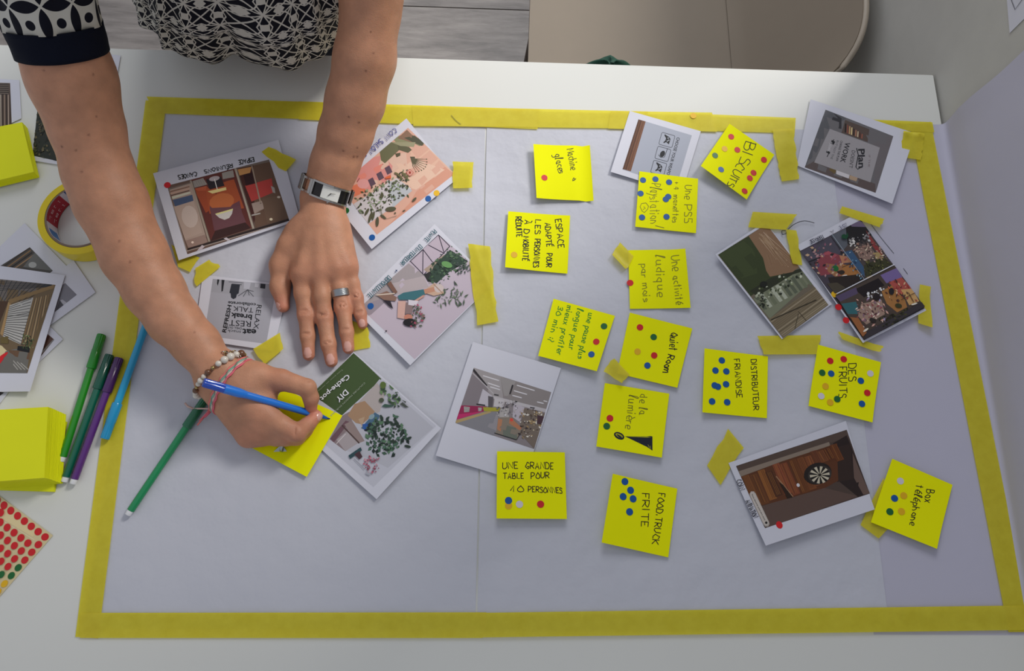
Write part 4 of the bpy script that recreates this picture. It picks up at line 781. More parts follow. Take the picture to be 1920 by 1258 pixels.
# --- sheet of dot stickers
c = Card('dot_sticker_sheet', [(-60, 886), (99, 1004), (-3, 1121), (-120, 1030)], .4, mat('sticker_backing', 'd9c89a', .5), 'sheet of red, green and yellow dot stickers at the lower left edge', 'stickers')
i = Ink(c, frame=(0, 900, 3.515)); i.poly([(0, 180), (40, 200), (240, 345), (215, 375), (0, 250)], 'e6d2a0'); i.line([(-20, 250), (225, 395)], 3, 'f0e4c4'); i.done('print', .6)
def sd(x, y, col): dot(c, x / 3.515, 900 + y / 3.515, col, 4.1)
for k in range(8): sd(297 - 44.6 * k, 376 - 34.4 * k, 'red')
cols = ['red', 'red', 'red', 'green', 'green', 'yellow', 'yellow']
for k, (x, y) in enumerate(((253, 427), (209, 478), (163, 530), (120, 580), (75, 632), (30, 685), (-12, 737))): sd(x, y, cols[k])
for k, (x, y) in enumerate(((185, 418), (142, 470), (98, 522), (55, 573), (12, 625), (-30, 676))):
    for j in range(6):
        X, Y = x - 45 * j, y - 34 * j
        if X > -60: sd(X, Y, ('red', 'red', 'red', 'red', 'green', 'yellow')[k])
sd(10, 218, 'red'); sd(-35, 184, 'red')
# ------------------------------------------------------------------ loose tape pieces
def bit(px, z, label, curl=None, n=(6, 4), jag=1.2, seed=1): return tape(px, z, label, n, seed, curl, None, 'tape_piece', .1, jag)
bit([(490, 285), (504, 275), (556, 298), (535, 322)], 4.2, 'angular tape piece at the top right corner of the orange booth print', seed=31)
bit([(322, 459), (374, 483), (356, 510), (334, 500)], 2.2, 'tape piece under the lower left corner of the orange booth print', seed=32)
bit([(366, 503), (392, 487), (413, 500), (366, 539)], 2.4, 'tape piece above the relax lettering print', seed=33)
bit([(475, 654), (524, 624), (531, 654), (496, 685)], 4.4, 'tape piece at the lower right corner of the relax lettering print', lambda u, v: 3 * max(0, v - .8) * 5 * (1 - u) ** 2, seed=34)
bit([(658, 600), (689, 614), (696, 651), (663, 657)], 1.6, 'tape piece under the little finger', seed=35)
bit([(850, 303), (887, 304), (886, 352), (849, 353)], 4.0, 'square tape piece at the right corner of the pink living room print', lambda u, v: .6 * math.exp(-((u - v - .1) / .1) ** 2), seed=36)
bit([(878, 457), (919, 462), (933, 603), (895, 610)], 3.6, 'long tape piece over the right corner of the plant care print', lambda u, v: .8 * math.exp(-((u - v - .2) / .12) ** 2) + .8 * math.sin(40 * u) * max(0, v - .85), n=(10, 12), seed=37)
bit([(1449, 243), (1487, 241), (1498, 336), (1465, 340)], 2.8, 'vertical tape piece left of the grey framed sign print', lambda u, v: 1.2 * abs(math.sin(14 * v)) * max(0, u - .7) * 3, n=(6, 14), seed=38)
bit([(1692, 246), (1732, 250), (1727, 300), (1690, 294)], 3.0, 'crumpled tape piece at the top right corner of the frame', lambda u, v: 4.5 * math.exp(-((v - .12) / .1) ** 2) * abs(math.sin(5 * u + 1)), n=(8, 10), seed=39)
bit([(1412, 397), (1495, 402), (1475, 431), (1403, 426)], 3.4, 'tape piece at the top corner of the lawn print', seed=40)
bit([(1474, 430), (1494, 432), (1503, 497), (1485, 494)], 3.8, 'narrow tape piece along the right side of the lawn print', seed=41)
bit([(1580, 387), (1660, 411), (1649, 426), (1573, 399)], 4.6, 'slanted tape piece above the crowd collage print', seed=42)
bit([(1725, 533), (1744, 537), (1748, 616), (1722, 606)], 4.4, 'small vertical tape piece right of the crowd collage print', lambda u, v: 4 * max(0, v - .85) * 5 * u, seed=43)
bit([(1421, 630), (1539, 628), (1532, 664), (1432, 665)], 3.2, 'wide tape piece below the lawn print', lambda u, v: 1.2 * max(0, v - .8) * 5 * (1 - u), seed=44)
bit([(1571, 621), (1654, 650), (1647, 661), (1579, 636)], 4.0, 'thin slanted tape piece below the crowd collage print', lambda u, v: 3.5 * max(0, u - .85) * 6, seed=45)
bit([(1162, 454), (1188, 480), (1173, 507), (1146, 478)], 3.6, 'tape piece on the top left corner of the monthly activity note', lambda u, v: 3 * max(0, v - .75) * 4, seed=46)
bit([(1151, 671), (1181, 703), (1164, 719), (1130, 696)], 4.0, 'tape piece on the lower left corner of the quiet room note', lambda u, v: 3 * max(0, v - .75) * 4 * (.4 + abs(math.sin(5 * u))), seed=47)
bit([(1366, 805), (1394, 839), (1350, 908), (1325, 872)], 2.2, 'slanted tape piece at the top left of the dartboard print', seed=48)
bit([(1657, 894), (1672, 985), (1648, 1010), (1613, 984)], 2.6, 'tape piece tucked under the box telephone note', seed=49)
# yellow dot on the frame tape
vv = []
for zz in (3.4, 3.2):
    vv += [P(1300, 217, zz / 1000) + Vector((.004 * math.cos(a), .004 * math.sin(a), 0)) for a in [k * math.pi / 10 for k in range(20)]]
part('dot_sticker', vv, [tuple(range(20))] + [(k, 20 + k, 20 + (k + 1) % 20, (k + 1) % 20) for k in range(20)], _dotm['yellow'], tT)['label'] = 'round yellow dot sticker'
# pencil marks on the sheets
def marks(parent, segs, z, col, w):
    vv = []; fs = []
    for sgm in segs:
        p = [P(x, y, z / 1000) for x, y in smooth_pts(sgm)]; a, b = strip3(p, w, Vector((0, 0, 1))); k = len(vv); vv += a; fs += [tuple(k + t for t in f) for f in b]
    o = part('pencil_marks', vv, fs, mat('marker_' + col, col, .6), parent); return o
marks(sheetR, [[(1676, 475), (1650, 443), (1626, 410)], [(1694, 503), (1702, 514)]], .75, '4a4a50', .0006)
marks(sheetM, [[(1527, 418), (1508, 414), (1490, 420), (1478, 430), (1474, 437)], [(1467, 440), (1466, 433), (1473, 432)], [(1467, 440), (1481, 436)]], 3.2, '2c2c30', .0009)
marks(sheetM, [[(846, 216), (855, 226), (864, 233)]], 3.2, '6a6a30', .0007)
# ------------------------------------------------------------------ felt pens
def lathe(a, b, prof, n=20, ribs=None):
    """prof: list of (t, r) along a->b; ribs=(i0,i1,count,depth): flute between profile rows"""
    d = (b - a); L = d.length; d = d / L; x = d.orthogonal().normalized(); y = d.cross(x); vv = []; fs = []
    for k, (t, r) in enumerate(prof):
        for j in range(n):
            an = 2 * math.pi * j / n; rr = r
            if ribs and ribs[0] <= k <= ribs[1]: rr = r - ribs[3] * (j % 2)
            vv.append(a + d * t + (x * math.cos(an) + y * math.sin(an)) * rr)
    for k in range(len(prof) - 1):
        for j in range(n): fs.append((k * n + j, k * n + (j + 1) % n, (k + 1) * n + (j + 1) % n, (k + 1) * n + j))
    fs.append(tuple(range(n))[::-1]); fs.append(tuple((len(prof) - 1) * n + j for j in range(n)))
    return vv, fs
def rot_to(parent_loc): return parent_loc
def pen(cap_end, tail, col, capcol, label, r=.0040, open_tip=False, name='felt_pen'):
    """cap_end, tail: world points on the axis"""
    root = empty(name, (cap_end + tail) / 2, label, 'pen', None)
    d = (tail - cap_end).normalized(); L = (tail - cap_end).length; mm = .001
    mb = mat('pen_' + col, col, .28, var=.02, spec=.6, coat=.3); mc = mat('pencap_' + capcol, capcol, .25, var=.02, spec=.6, coat=.3)
    def addp(nm, prof, m, n=20, ribs=None):
        vv, fs = lathe(cap_end, tail, prof, n, ribs); o = part(nm, vv, fs, m, root, True); o.data.set_sharp_from_angle(angle=math.radians(32)); return o
    R2 = r * 1.22
    if not open_tip:
        addp('cap', [(0, R2 * .86), (.8 * mm, R2 * .97), (2 * mm, R2), (19 * mm, R2 * 1.03), (20 * mm, R2 * 1.08), (40 * mm, R2 * 1.12), (41 * mm, R2 * 1.05), (41 * mm, r * .9)], mc, 28, (1, 3, 0, .00045))
        addp('barrel', [(40 * mm, r * .95), (41.5 * mm, r), (L - 6 * mm, r), (L - 5.5 * mm, r * .9)], mb)
        addp('end_plug', [(L - 6 * mm, r * .86), (L - 1 * mm, r * .86), (L - .3 * mm, r * .75), (L, r * .5)], mat('white_plastic', 'e8e8ea', .35, var=.01))
    else:
        addp('cap', [(0, R2 * .86), (.8 * mm, R2 * .97), (2 * mm, R2), (21 * mm, R2 * 1.03), (22 * mm, R2 * 1.04)], mc, 28, (1, 3, 0, .0005))
        addp('cap_sleeve', [(22 * mm, R2 * 1.06), (38 * mm, R2 * 1.04), (45 * mm, r * 1.02), (46 * mm, r * .98)], mb, 24)
        addp('barrel', [(45 * mm, r * .98), (L - 22 * mm, r), (L - 20 * mm, r * .9)], mb)
        addp('grip_tip', [(L - 20 * mm, r * .8), (L - 12 * mm, r * .72), (L - 5 * mm, r * .38), (L - 4 * mm, r * .34)], mat('pentip_' + capcol, '1a5ab0', .35))
        addp('nib', [(L - 4.2 * mm, .0009), (L - .8 * mm, .0008), (L, .0003)], mat('nib_ink', '12306e', .7), 10)
    return root
def Z(x, y, zmm): return P(x, y, zmm / 1000)
pen(Z(191, 627, 5.4), Z(115, 866, 5.0), '1f8a1c', '1c8a22', 'light green felt pen lying outermost of the three by the note pad')
pen(Z(206, 665, 5.4), Z(120, 904, 5.0), '00604a', '045440', 'dark green felt pen between the light green and purple pens')
pen(Z(224, 671, 6.4), Z(136, 908, 5.2), '582478', '4a1c60', 'purple felt pen lying against the dark green pen')
pen(Z(196, 823, 7.2), Z(281, 590, 6.5), '18a0d0', '1592c4', 'light blue felt pen lying on the left frame tape, half under the arm')
pen(Z(389, 742, 5.6), Z(239, 966, 5.0), '0c8a52', '0a6a44', 'green felt pen pointing at the wrist of the writing hand')
BP0, BP1 = Z(381, 717, 84), Z(619, 785.5, 3.6)
pen(BP0, BP1, '1a78dc', '1248b8', 'blue felt pen held in the writing hand, cap on its back end', open_tip=True)
# ------------------------------------------------------------------ tape roll
rc = P(151, 405, .024); rc = Vector((rc.x, rc.y, TT)); ctr_px = pix(rc)
roll = empty('tape_roll', rc, 'thick roll of yellow adhesive tape beside the left arm', 'tape roll')
def ring_mesh(nm, r0, r1, z0, z1, m, parent, c=rc, n=72, bev=.0006):
    prof = [(r0, z0), (r1 - bev, z0), (r1, z0 + bev), (r1, z1 - bev), (r1 - bev, z1), (r0, z1)]; vv = []; fs = []; k = len(prof)
    for j in range(n):
        a = 2 * math.pi * j / n
        for (r, z) in prof: vv.append((c.x + r * math.cos(a), c.y + r * math.sin(a), c.z + z))
    for j in range(n):
        for q in range(k): fs.append((j * k + q, ((j + 1) % n) * k + q, ((j + 1) % n) * k + (q + 1) % k, j * k + (q + 1) % k))
    o = part(nm, vv, fs, m, parent, True); o.data.set_sharp_from_angle(angle=math.radians(30)); return o
ring_mesh('tape_winding', .0408, .0490, .0012, .0250, mat('tape_solid', 'e0c80c', .35, var=.03, spec=.5), roll)
ring_mesh('cardboard_core', .0382, .0406, .0008, .0252, mat('cardboard', '7c6a5c', .8), roll)
lb = Card.__new__(Card)
class CoreCard:                      # printed band on the inside of the core
    def __init__(s): s.cuts = (24, 1); s.obj = None; s.n = Vector((0, 0, 1))
    def at(s, u, v, off=0.):
        a = math.radians(228) - u * math.radians(150); r = .03815 - off / 1000
        return Vector((rc.x + r * math.cos(a), rc.y + r * math.sin(a), TT + .0250 - .0236 * v))
    def uv(s, x, y): return x, y
    facet = at
    def obj_parent(s): return roll
i = Ink(CoreCard(), base=.02)
i.poly([(0, 0), (1, 0), (1, 1), (0, 1)], 'ded8dc'); i.poly([(.04, .12), (.17, .12), (.17, .88), (.04, .88)], '2f74b4'); i.poly([(.24, 0), (.62, 0), (.62, 1), (.24, 1)], 'b3142e'); i.poly([(.64, 0), (1, 0), (1, 1), (.64, 1)], '1c4a8c')
for k, v in enumerate((.40, .82)):
    i.font('tesa', .29, v, .58, v, .27, 'f0e8ea', .01)
o = i.done('core_label', .4)
# ------------------------------------------------------------------ body by blended round cones
def cones_to_mesh(prims, h, pad=.012):
    lo = np.min([np.minimum(p['a'] - p['ra'], p['b'] - p['rb']) for p in prims if p['k'] >= 0], axis=0) - pad
    hi = np.max([np.maximum(p['a'] + p['ra'], p['b'] + p['rb']) for p in prims if p['k'] >= 0], axis=0) + pad
    n = np.ceil((hi - lo) / h).astype(int) + 1
    F = np.full(n, .05, np.float32)
    for p in prims:
        a, b, ra, rb, k = p['a'], p['b'], p['ra'], p['rb'], p['k']
        m = max(ra, rb) * max(1, p.get('st', 1)) + abs(k) + 2 * h
        i0 = np.maximum(0, np.floor((np.minimum(a, b) - m - lo) / h).astype(int)); i1 = np.minimum(n, np.ceil((np.maximum(a, b) + m - lo) / h).astype(int) + 1)
        if np.any(i1 <= i0): continue
        X = (lo[0] + h * np.arange(i0[0], i1[0]))[:, None, None].astype(np.float32); Y = (lo[1] + h * np.arange(i0[1], i1[1]))[None, :, None].astype(np.float32); Zz = (lo[2] + h * np.arange(i0[2], i1[2]))[None, None, :].astype(np.float32)
        ab = b - a; L2 = max(1e-12, float(ab @ ab))
        t = np.clip(((X - a[0]) * ab[0] + (Y - a[1]) * ab[1] + (Zz - a[2]) * ab[2]) / L2, 0, 1)
        dx = X - a[0] - t * ab[0]; dy = Y - a[1] - t * ab[1]; dz = Zz - a[2] - t * ab[2]
        d2 = dx * dx + dy * dy + dz * dz
        if 'n' in p:
            nn, f = p['n'], p['f']; q = dx * nn[0] + dy * nn[1] + dz * nn[2]; d2 = d2 - q * q + (q / f) ** 2
        d = np.sqrt(d2) - (ra + (rb - ra) * t)
        if 'n' in p: d *= min(1, p['f']) ** .6
        sl = tuple(slice(i0[q], i1[q]) for q in range(3)); G0 = F[sl]
        if p.get('sub'):
            kk = k; hh = np.clip(.5 - .5 * (G0 + d) / kk, 0, 1); F[sl] = G0 + (-d - G0) * hh + kk * hh * (1 - hh)
        else:
            kk = max(k, 1e-5); hh = np.clip(.5 + .5 * (d - G0) / kk, 0, 1); F[sl] = d + (G0 - d) * hh - kk * hh * (1 - hh)
    return nets(F, lo, h)
def nets(F, lo, h):
    s = F < 0
    c = s[:-1, :-1, :-1].astype(np.int8)
    for dx in (0, 1):
        for dy in (0, 1):
            for dz in (0, 1):
                if dx or dy or dz: c = c + s[dx:s.shape[0] - 1 + dx, dy:s.shape[1] - 1 + dy, dz:s.shape[2] - 1 + dz]
    act = (c > 0) & (c < 8); idx = np.argwhere(act); N = len(idx); ids = np.full(act.shape, -1, np.int64); ids[tuple(idx.T)] = np.arange(N)
    acc = np.zeros((N, 3)); cnt = np.zeros(N)
    corners = [(x, y, z) for x in (0, 1) for y in (0, 1) for z in (0, 1)]
    for p in corners:
        for ax in range(3):
            if p[ax]: continue
            q = list(p); q[ax] = 1
            fa = F[idx[:, 0] + p[0], idx[:, 1] + p[1], idx[:, 2] + p[2]]; fb = F[idx[:, 0] + q[0], idx[:, 1] + q[1], idx[:, 2] + q[2]]
            m = (fa < 0) != (fb < 0); t = np.where(m, fa / np.where(m, fa - fb, 1), 0)
            pos = np.array(p, float)[None, :].repeat(N, 0); pos[:, ax] += t; acc[m] += pos[m]; cnt[m] += 1
    V = lo + h * (idx + acc / cnt[:, None])
    quads = []
    for ax in range(3):
        o1, o2 = [(1, 2), (2, 0), (0, 1)][ax]
        sl0 = [slice(1, -1)] * 3; sl0[ax] = slice(0, -1); sl1 = list(sl0); sl1[ax] = slice(1, None)
        a, b = s[tuple(sl0)], s[tuple(sl1)]; e = np.argwhere(a != b); e2 = e.copy(); e2[:, o1] += 1; e2[:, o2] += 1
        inside = a[tuple(e.T)]
        def at(d1, d2):
            q = e2.copy(); q[:, o1] += d1; q[:, o2] += d2; return ids[tuple(q.T)]
        Q = np.stack([at(-1, -1), at(0, -1), at(0, 0), at(-1, 0)], 1)
        Q[~inside] = Q[~inside][:, ::-1]; quads.append(Q)
    Q = np.concatenate(quads); Q = Q[(Q >= 0).all(1)]
    return V, Q
def pr(a, b, ra, rb, k=.006, n=None, f=1., sub=False):
    d = dict(a=np.array(a, float), b=np.array(b, float), ra=ra, rb=rb, k=k, sub=sub)
    if n is not None: nn = np.array(n, float); d['n'] = nn / np.linalg.norm(nn); d['f'] = f
    return d
def chain(pts, k=.005, n=None, f=1.):
    return [pr(pts[i][0], pts[i + 1][0], pts[i][1], pts[i + 1][1], k, n, f) for i in range(len(pts) - 1)]
mm = .001
prims = []
def Rp(p, px): return px * (p - CPOS).dot(CV) / F_PX

# ---- right arm of the picture: the resting hand
W = Z(607, 372, 27); W0 = Z(606, 408, 25)
EL = Z(697, -42, 172); SH = Vector((-.120, .705, TT + .385))
fd = (W - EL).normalized()
prims += [pr(Z(600, 425, 25), W, .0215, .0225, .014, (0, 0, 1), .80)]
_B = [(Z(607, 372, 27), 44.5), (Z(629, 305, 48), 45), (Z(648, 250, 66), 50), (Z(666, 190, 88), 54.5), (Z(684, 110, 118), 57.5), (Z(695, 20, 148), 55.5), (EL, 56)]
for (p0, r0), (p1, r1) in zip(_B, _B[1:]): prims.append(pr(p0, p1, Rp(p0, r0) - .0006, Rp(p1, r1) - .0006, .008, (0, 0, 1) if r0 < 46 else None, .86 if r0 < 46 else 1.))
prims += [pr(EL, SH * .5 + EL * .5, Rp(EL, 56), .0430, .02), pr(SH * .5 + EL * .5, SH, .0430, .0500, .02)]
mcp = [Z(565, 515, 23), Z(601, 508, 24), Z(633, 506, 22), Z(653, 503, 18)]
wr_ = [Z(592, 425, 25), Z(603, 423, 27), Z(615, 424, 26), Z(622, 428, 22)]
for a, b, ra, rb in zip(wr_, mcp, (.017, .0175, .0165, .0145), (.0122, .0118, .0110, .0100)): prims.append(pr(a, b, ra, rb, .018, (0, 0, 1), .9))
prims += [pr(Z(585, 440, 15), Z(620, 500, 11), .018, .012, .012, (0, 0, 1), .7), pr(Z(560, 445, 16), Z(548, 490, 12), .018, .013, .016)]
prims += [pr(Z(592, 440, 24), Z(585, 505, 20), .0165, .0125, .016, (0, 0, 1), .85), pr(Z(612, 440, 25), Z(617, 500, 21), .0170, .0130, .016, (0, 0, 1), .85), pr(Z(625, 440, 20), Z(644, 495, 15), .0140, .0115, .016, (0, 0, 1), .85)]
# tendons
for a, b in zip(wr_, mcp): prims.append(pr(a.lerp(b, .3) + Vector((0, 0, .0150)), b + Vector((0, 0, .0092)), .0022, .0030, .008))
def finger(pts, k=.0045):
    out = chain(pts, k)
    return out
fg = [
 [(mcp[0], .0112), (Z(568, 550, 17), .0098), (Z(574, 590, 12.5), .0096), (Z(577, 630, 9.5), .0082), (Z(579, 665, 7.6), .0070)],
 [(mcp[1], .0110), (Z(603, 555, 19), .0097), (Z(608, 594, 13), .0097), (Z(616, 645, 10), .0084), (Z(621.5, 677, 7.8), .0073)],
 [(mcp[2], .0102), (Z(637, 540, 17), .0092), (Z(643, 575, 12.5), .0092), (Z(650, 622, 9.5), .0078), (Z(653.5, 653, 7.4), .0068)],
 [(mcp[3], .0090), (Z(661, 532, 14), .0080), (Z(668, 558, 10.5), .0078), (Z(676, 588, 8.2), .0066), (Z(680, 608, 6.6), .0058)]]
for q in fg: prims += finger(q)
prims += chain([(Z(572, 432, 20), .0165), (Z(546, 466, 17), .0150), (Z(527, 497, 14), .0118), (Z(525, 538, 10.5), .0098), (Z(531, 574, 8.2), .0076)], .010)
NAILS = []
def nail(tip, prev, r, up=(0, 0, 1), s=1., wf=.78):
    NAILS.append((tip, prev, r, Vector(up), s, wf))
for q in fg: nail(q[-1][0], q[-2][0], q[-1][1])
nail(Z(531, 574, 8.2), Z(525, 538, 10.5), .0076, (-.75, .1, .55))
# creases over finger joints
def crease(p, d, r, up=Vector((0, 0, 1)), off=0.):
    d = d.normalized(); s_ = d.cross(up).normalized(); c_ = p + up * (r * .98) + d * off
    prims.append(pr(c_ - s_ * r * .55, c_ + s_ * r * .55, .0007, .0007, .0014, sub=True))
for q in fg:
    d1 = q[2][0] - q[1][0]
    for off in (-.0022, 0, .0022): crease(q[2][0], d1, q[2][1], off=off)
    for off in (-.0009, .0012): crease(q[3][0], q[4][0] - q[3][0], q[3][1], off=off)
# ---- left arm of the picture: the writing hand
WA = Z(402, 690, 41); ELA = Z(186, 325, 100); SHA = Vector((-.440, .635, TT + .375))
_A = [(WA, 40), (Z(368, 645, 44), 42.5), (Z(326, 600, 50), 47.5), (Z(290, 545, 57), 53), (Z(253, 480, 67), 59), (Z(208, 378, 88), 64), (ELA, 61.5), (Z(162, 235, 125), 65), (Z(136, 150, 158), 71)]
for (p0, r0), (p1, r1) in zip(_A, _A[1:]): prims.append(pr(p0, p1, Rp(p0, r0) - .0008, Rp(p1, r1) - .0008, .010))
UA = _A[-1][0]
prims += [pr(UA, SHA, Rp(UA, 71), .0500, .02)]
mA = [Z(492, 774, 33), Z(495, 796, 27), Z(482, 812, 21), Z(464, 819, 16)]      # knuckles index..little
wA = [Z(422, 698, 41), Z(416, 706, 40), Z(408, 714, 36), Z(402, 722, 30)]
for a, b, ra, rb in zip(wA, mA, (.018, .0185, .0175, .016), (.0135, .0125, .0115, .0105)): prims.append(pr(a, b, ra, rb, .014))
prims += [pr(Z(430, 738, 22), Z(460, 792, 14), .016, .012, .014)]
thA = [(Z(432, 694, 38), .0170), (Z(478, 706, 36), .0150), (Z(527, 712, 37), .0118), (Z(576, 727, 35), .0098), (Z(583, 746, 27), .0086), (Z(583, 763, 20), .0070)]
prims += chain(thA[:3], .010) + chain(thA[2:], .003)
prims += [pr(Z(462, 722, 34), Z(500, 742, 28), .016, .010, .014), pr(Z(455, 730, 30), Z(484, 765, 28), .018, .014, .014)]
ixA = [(mA[0], .0130), (Z(528, 797, 34), .0108), (Z(556, 812, 31), .0106), (Z(577, 796, 20), .0084), (Z(593, 780, 14), .0070)]
mdA = [(mA[1], .0125), (Z(535, 818, 22), .0108), (Z(556, 818, 17), .0100), (Z(572, 806, 10), .0084), (Z(582, 794, 8), .0072)]
rgA = [(mA[2], .0112), (Z(518, 820, 16), .0096), (Z(540, 820, 11.5), .0090), (Z(545, 812, 8.5), .0080), (Z(535, 802, 8), .0072)]
ltA = [(mA[3], .0100), (Z(493, 821, 12), .0084), (Z(514, 820, 9.5), .0078), (Z(522, 818, 7.5), .0070), (Z(512, 808, 7), .0064)]
for q in (mdA, rgA, ltA, ixA): prims += chain(q[:2], .007) + chain(q[1:], .0024)
nail(ixA[-1][0], ixA[-2][0], ixA[-1][1], (.55, -.35, .6), .9)
crease(Z(577, 727, 33), Z(584, 748, 25) - Z(527, 712, 37), .0098)
for q in (ixA,):
    for off in (-.002, .001): crease(q[2][0], q[3][0] - q[1][0], q[2][1], off=off)
V1, Q1 = cones_to_mesh(prims, .00155)
# coarse rest of the body: shoulders, trunk, neck, head, legs (under clothes or outside the photograph)
B = []
def v3(x, y, z): return Vector((x, y, TT + z))
NK = v3(-.275, .655, .44); HD = v3(-.272, .625, .60)
B += [pr(v3(-.40, .66, .362), v3(-.15, .68, .372), .042, .042, .04), pr(v3(-.275, .70, .34), v3(-.28, .74, .12), .090, .085, .06), pr(v3(-.330, .705, .33), v3(-.215, .705, .33), .074, .074, .05),
      pr(v3(-.300, .765, .03), v3(-.285, .75, .14), .078, .085, .05), pr(v3(-.345, .77, 0), v3(-.255, .77, 0), .070, .070, .05), pr(v3(-.277, .68, .40), NK, .058, .052, .03), pr(NK, HD, .050, .050, .02)]
for sx in (-1, 1):
    B += [pr(v3(-.300 + sx * .058, .77, -.03), v3(-.304 + sx * .066, .83, -.36), .062, .046, .02), pr(v3(-.304 + sx * .066, .83, -.36), v3(-.300 + sx * .070, .89, -.68), .050, .030, .01), pr(v3(-.300 + sx * .070, .88, -.70), v3(-.300 + sx * .085, .78, -.722), .030, .022, .01)]
fw = Vector((.03, -.72, -.69)).normalized(); upv = Vector((0, -.69, .72)).normalized(); rt = fw.cross(upv).normalized()
def hp(r, u, f): return HD + rt * r + upv * u + fw * f
B += [pr(hp(0, .045, -.012), hp(0, .02, .012), .078, .074, .02), pr(hp(0, -.01, .03), hp(0, -.085, .062), .055, .026, .03), pr(hp(-.03, -.05, .03), hp(.03, -.05, .03), .032, .032, .02),
      pr(hp(0, .012, .084), hp(0, -.028, .104), .008, .0125, .01), pr(hp(-.012, -.03, .093), hp(.012, -.03, .093), .007, .007, .006), pr(hp(-.018, -.056, .088), hp(.018, -.056, .088), .0065, .0065, .004), pr(hp(-.016, -.066, .086), hp(.016, -.066, .086), .0072, .0072, .004),
      pr(hp(-.02, -.061, .096), hp(.02, -.061, .096), .0014, .0014, .002, sub=True)]
for sx in (-1, 1):
    B += [pr(hp(sx * .03, .012, .083), hp(sx * .03, .012, .070), .013, .013, .006, sub=True), pr(hp(sx * .03, .012, .068), hp(sx * .03, .012, .070), .0125, .0125, .002), pr(hp(sx * .018, .030, .084), hp(sx * .045, .030, .070), .005, .005, .008), pr(hp(sx * .076, .015, -.01), hp(sx * .074, -.03, 0), .012, .009, .004)]
V2, Q2 = cones_to_mesh(B, .0042)
# skin tone per vertex: warmer knuckles and fingertips, small moles
allV = np.concatenate([V1, V2]); allQ = np.concatenate([Q1, Q2 + len(V1)])
me = bpy.data.meshes.new('person'); me.vertices.add(len(allV)); me.vertices.foreach_set('co', allV.astype(np.float32).ravel())
me.loops.add(len(allQ) * 4); me.loops.foreach_set('vertex_index', allQ.astype(np.int32).ravel()); me.polygons.add(len(allQ)); me.polygons.foreach_set('loop_start', np.arange(0, len(allQ) * 4, 4, dtype=np.int32)); me.polygons.foreach_set('use_smooth', np.ones(len(allQ), bool))
me.update(); me.validate()
base = np.array(lin('c08a6c')); colr = np.tile(base, (len(allV), 1))
red = np.array(lin('c0705c'))
def blob(p, r, c, a):
    d = np.linalg.norm(allV - np.array(p), axis=1); w = np.exp(-(d / r) ** 2)[:, None] * a; colr[:] = colr * (1 - w) + np.array(c) * w
for q in fg:
    blob(q[2][0], .011, red, .5); blob(q[4][0], .011, lin('cc7a68'), .65); blob(q[0][0], .014, red, .35); blob(q[3][0], .008, red, .3)
for q in (thA, ixA, mdA): blob(q[-1][0], .013, lin('cc7a68'), .6); blob(q[2][0], .013, red, .4)
for p in mA: blob(p, .015, red, .3)
blob(Z(528, 575, 9), .014, lin('c87464'), .6)
# moles: found by the ray through their place on the arm
from mathutils.bvhtree import BVHTree
bvh = BVHTree.FromPolygons([tuple(v) for v in V1], [tuple(q) for q in Q1])
for (x, y, r) in ((654, 219, 1.4), (673, 230, 1.5), (670, 277, 1.3), (663, 294, 1.7), (670, 294, 1.6), (644, 283, 1.3), (686, 133, 1.4), (175, 140, 1.2), (181, 219, 1.1), (166, 253, 1.3), (116, 275, 1.6), (142, 282, 1.2), (224, 452, 1.3), (244, 491, 1.4), (365, 623, 1.2), (82, 132, 1.1), (153, 322, 1.1), (700, 100, 1.2), (695, 60, 1.1)):
    hit = bvh.ray_cast(CPOS, ray(x, y))
    if hit[0]: blob(hit[0], r * .00085, lin('5a2c20'), .85)
col = me.color_attributes.new('skin', 'FLOAT_COLOR', 'POINT'); col.data.foreach_set('color', np.concatenate([np.clip(colr, 0, 1), np.ones((len(allV), 1))], 1).astype(np.float32).ravel())
m = bpy.data.materials.new('skin'); m.use_nodes = True; n = m.node_tree.nodes; L = m.node_tree.links; b = n['Principled BSDF']
va = n.new('ShaderNodeVertexColor'); va.layer_name = 'skin'; tc = n.new('ShaderNodeTexCoord')
nz = n.new('ShaderNodeTexNoise'); nz.inputs['Scale'].default_value = 60; nz.inputs['Detail'].default_value = 6; L.new(tc.outputs['Object'], nz.inputs['Vector'])
mr = n.new('ShaderNodeMapRange'); mr.inputs[1].default_value = .3; mr.inputs[2].default_value = .7; mr.inputs[3].default_value = .86; mr.inputs[4].default_value = 1.1; L.new(nz.outputs['Fac'], mr.inputs[0])
mxx = n.new('ShaderNodeMix'); mxx.data_type = 'RGBA'; mxx.blend_type = 'MULTIPLY'; mxx.inputs[0].default_value = 1; L.new(va.outputs[0], mxx.inputs[6]); L.new(mr.outputs[0], mxx.inputs[7]); L.new(mxx.outputs[2], b.inputs['Base Color'])
b.inputs['Roughness'].default_value = .5; b.inputs['Specular IOR Level'].default_value = .4; b.inputs['Subsurface Weight'].default_value = .12; b.inputs['Subsurface Radius'].default_value = (1, .35, .2); b.inputs['Subsurface Scale'].default_value = .006
vo = n.new('ShaderNodeTexVoronoi'); vo.inputs['Scale'].default_value = 900; n2 = n.new('ShaderNodeTexNoise'); n2.inputs['Scale'].default_value = 350; n2.inputs['Detail'].default_value = 4
L.new(tc.outputs['Object'], vo.inputs['Vector']); L.new(tc.outputs['Object'], n2.inputs['Vector']); ad = n.new('ShaderNodeMath'); ad.operation = 'ADD'; L.new(vo.outputs['Distance'], ad.inputs[0]); L.new(n2.outputs['Fac'], ad.inputs[1])
bp = n.new('ShaderNodeBump'); bp.inputs['Strength'].default_value = .30; bp.inputs['Distance'].default_value = .0005; L.new(ad.outputs[0], bp.inputs['Height']); L.new(bp.outputs[0], b.inputs['Normal'])
SKIN = m
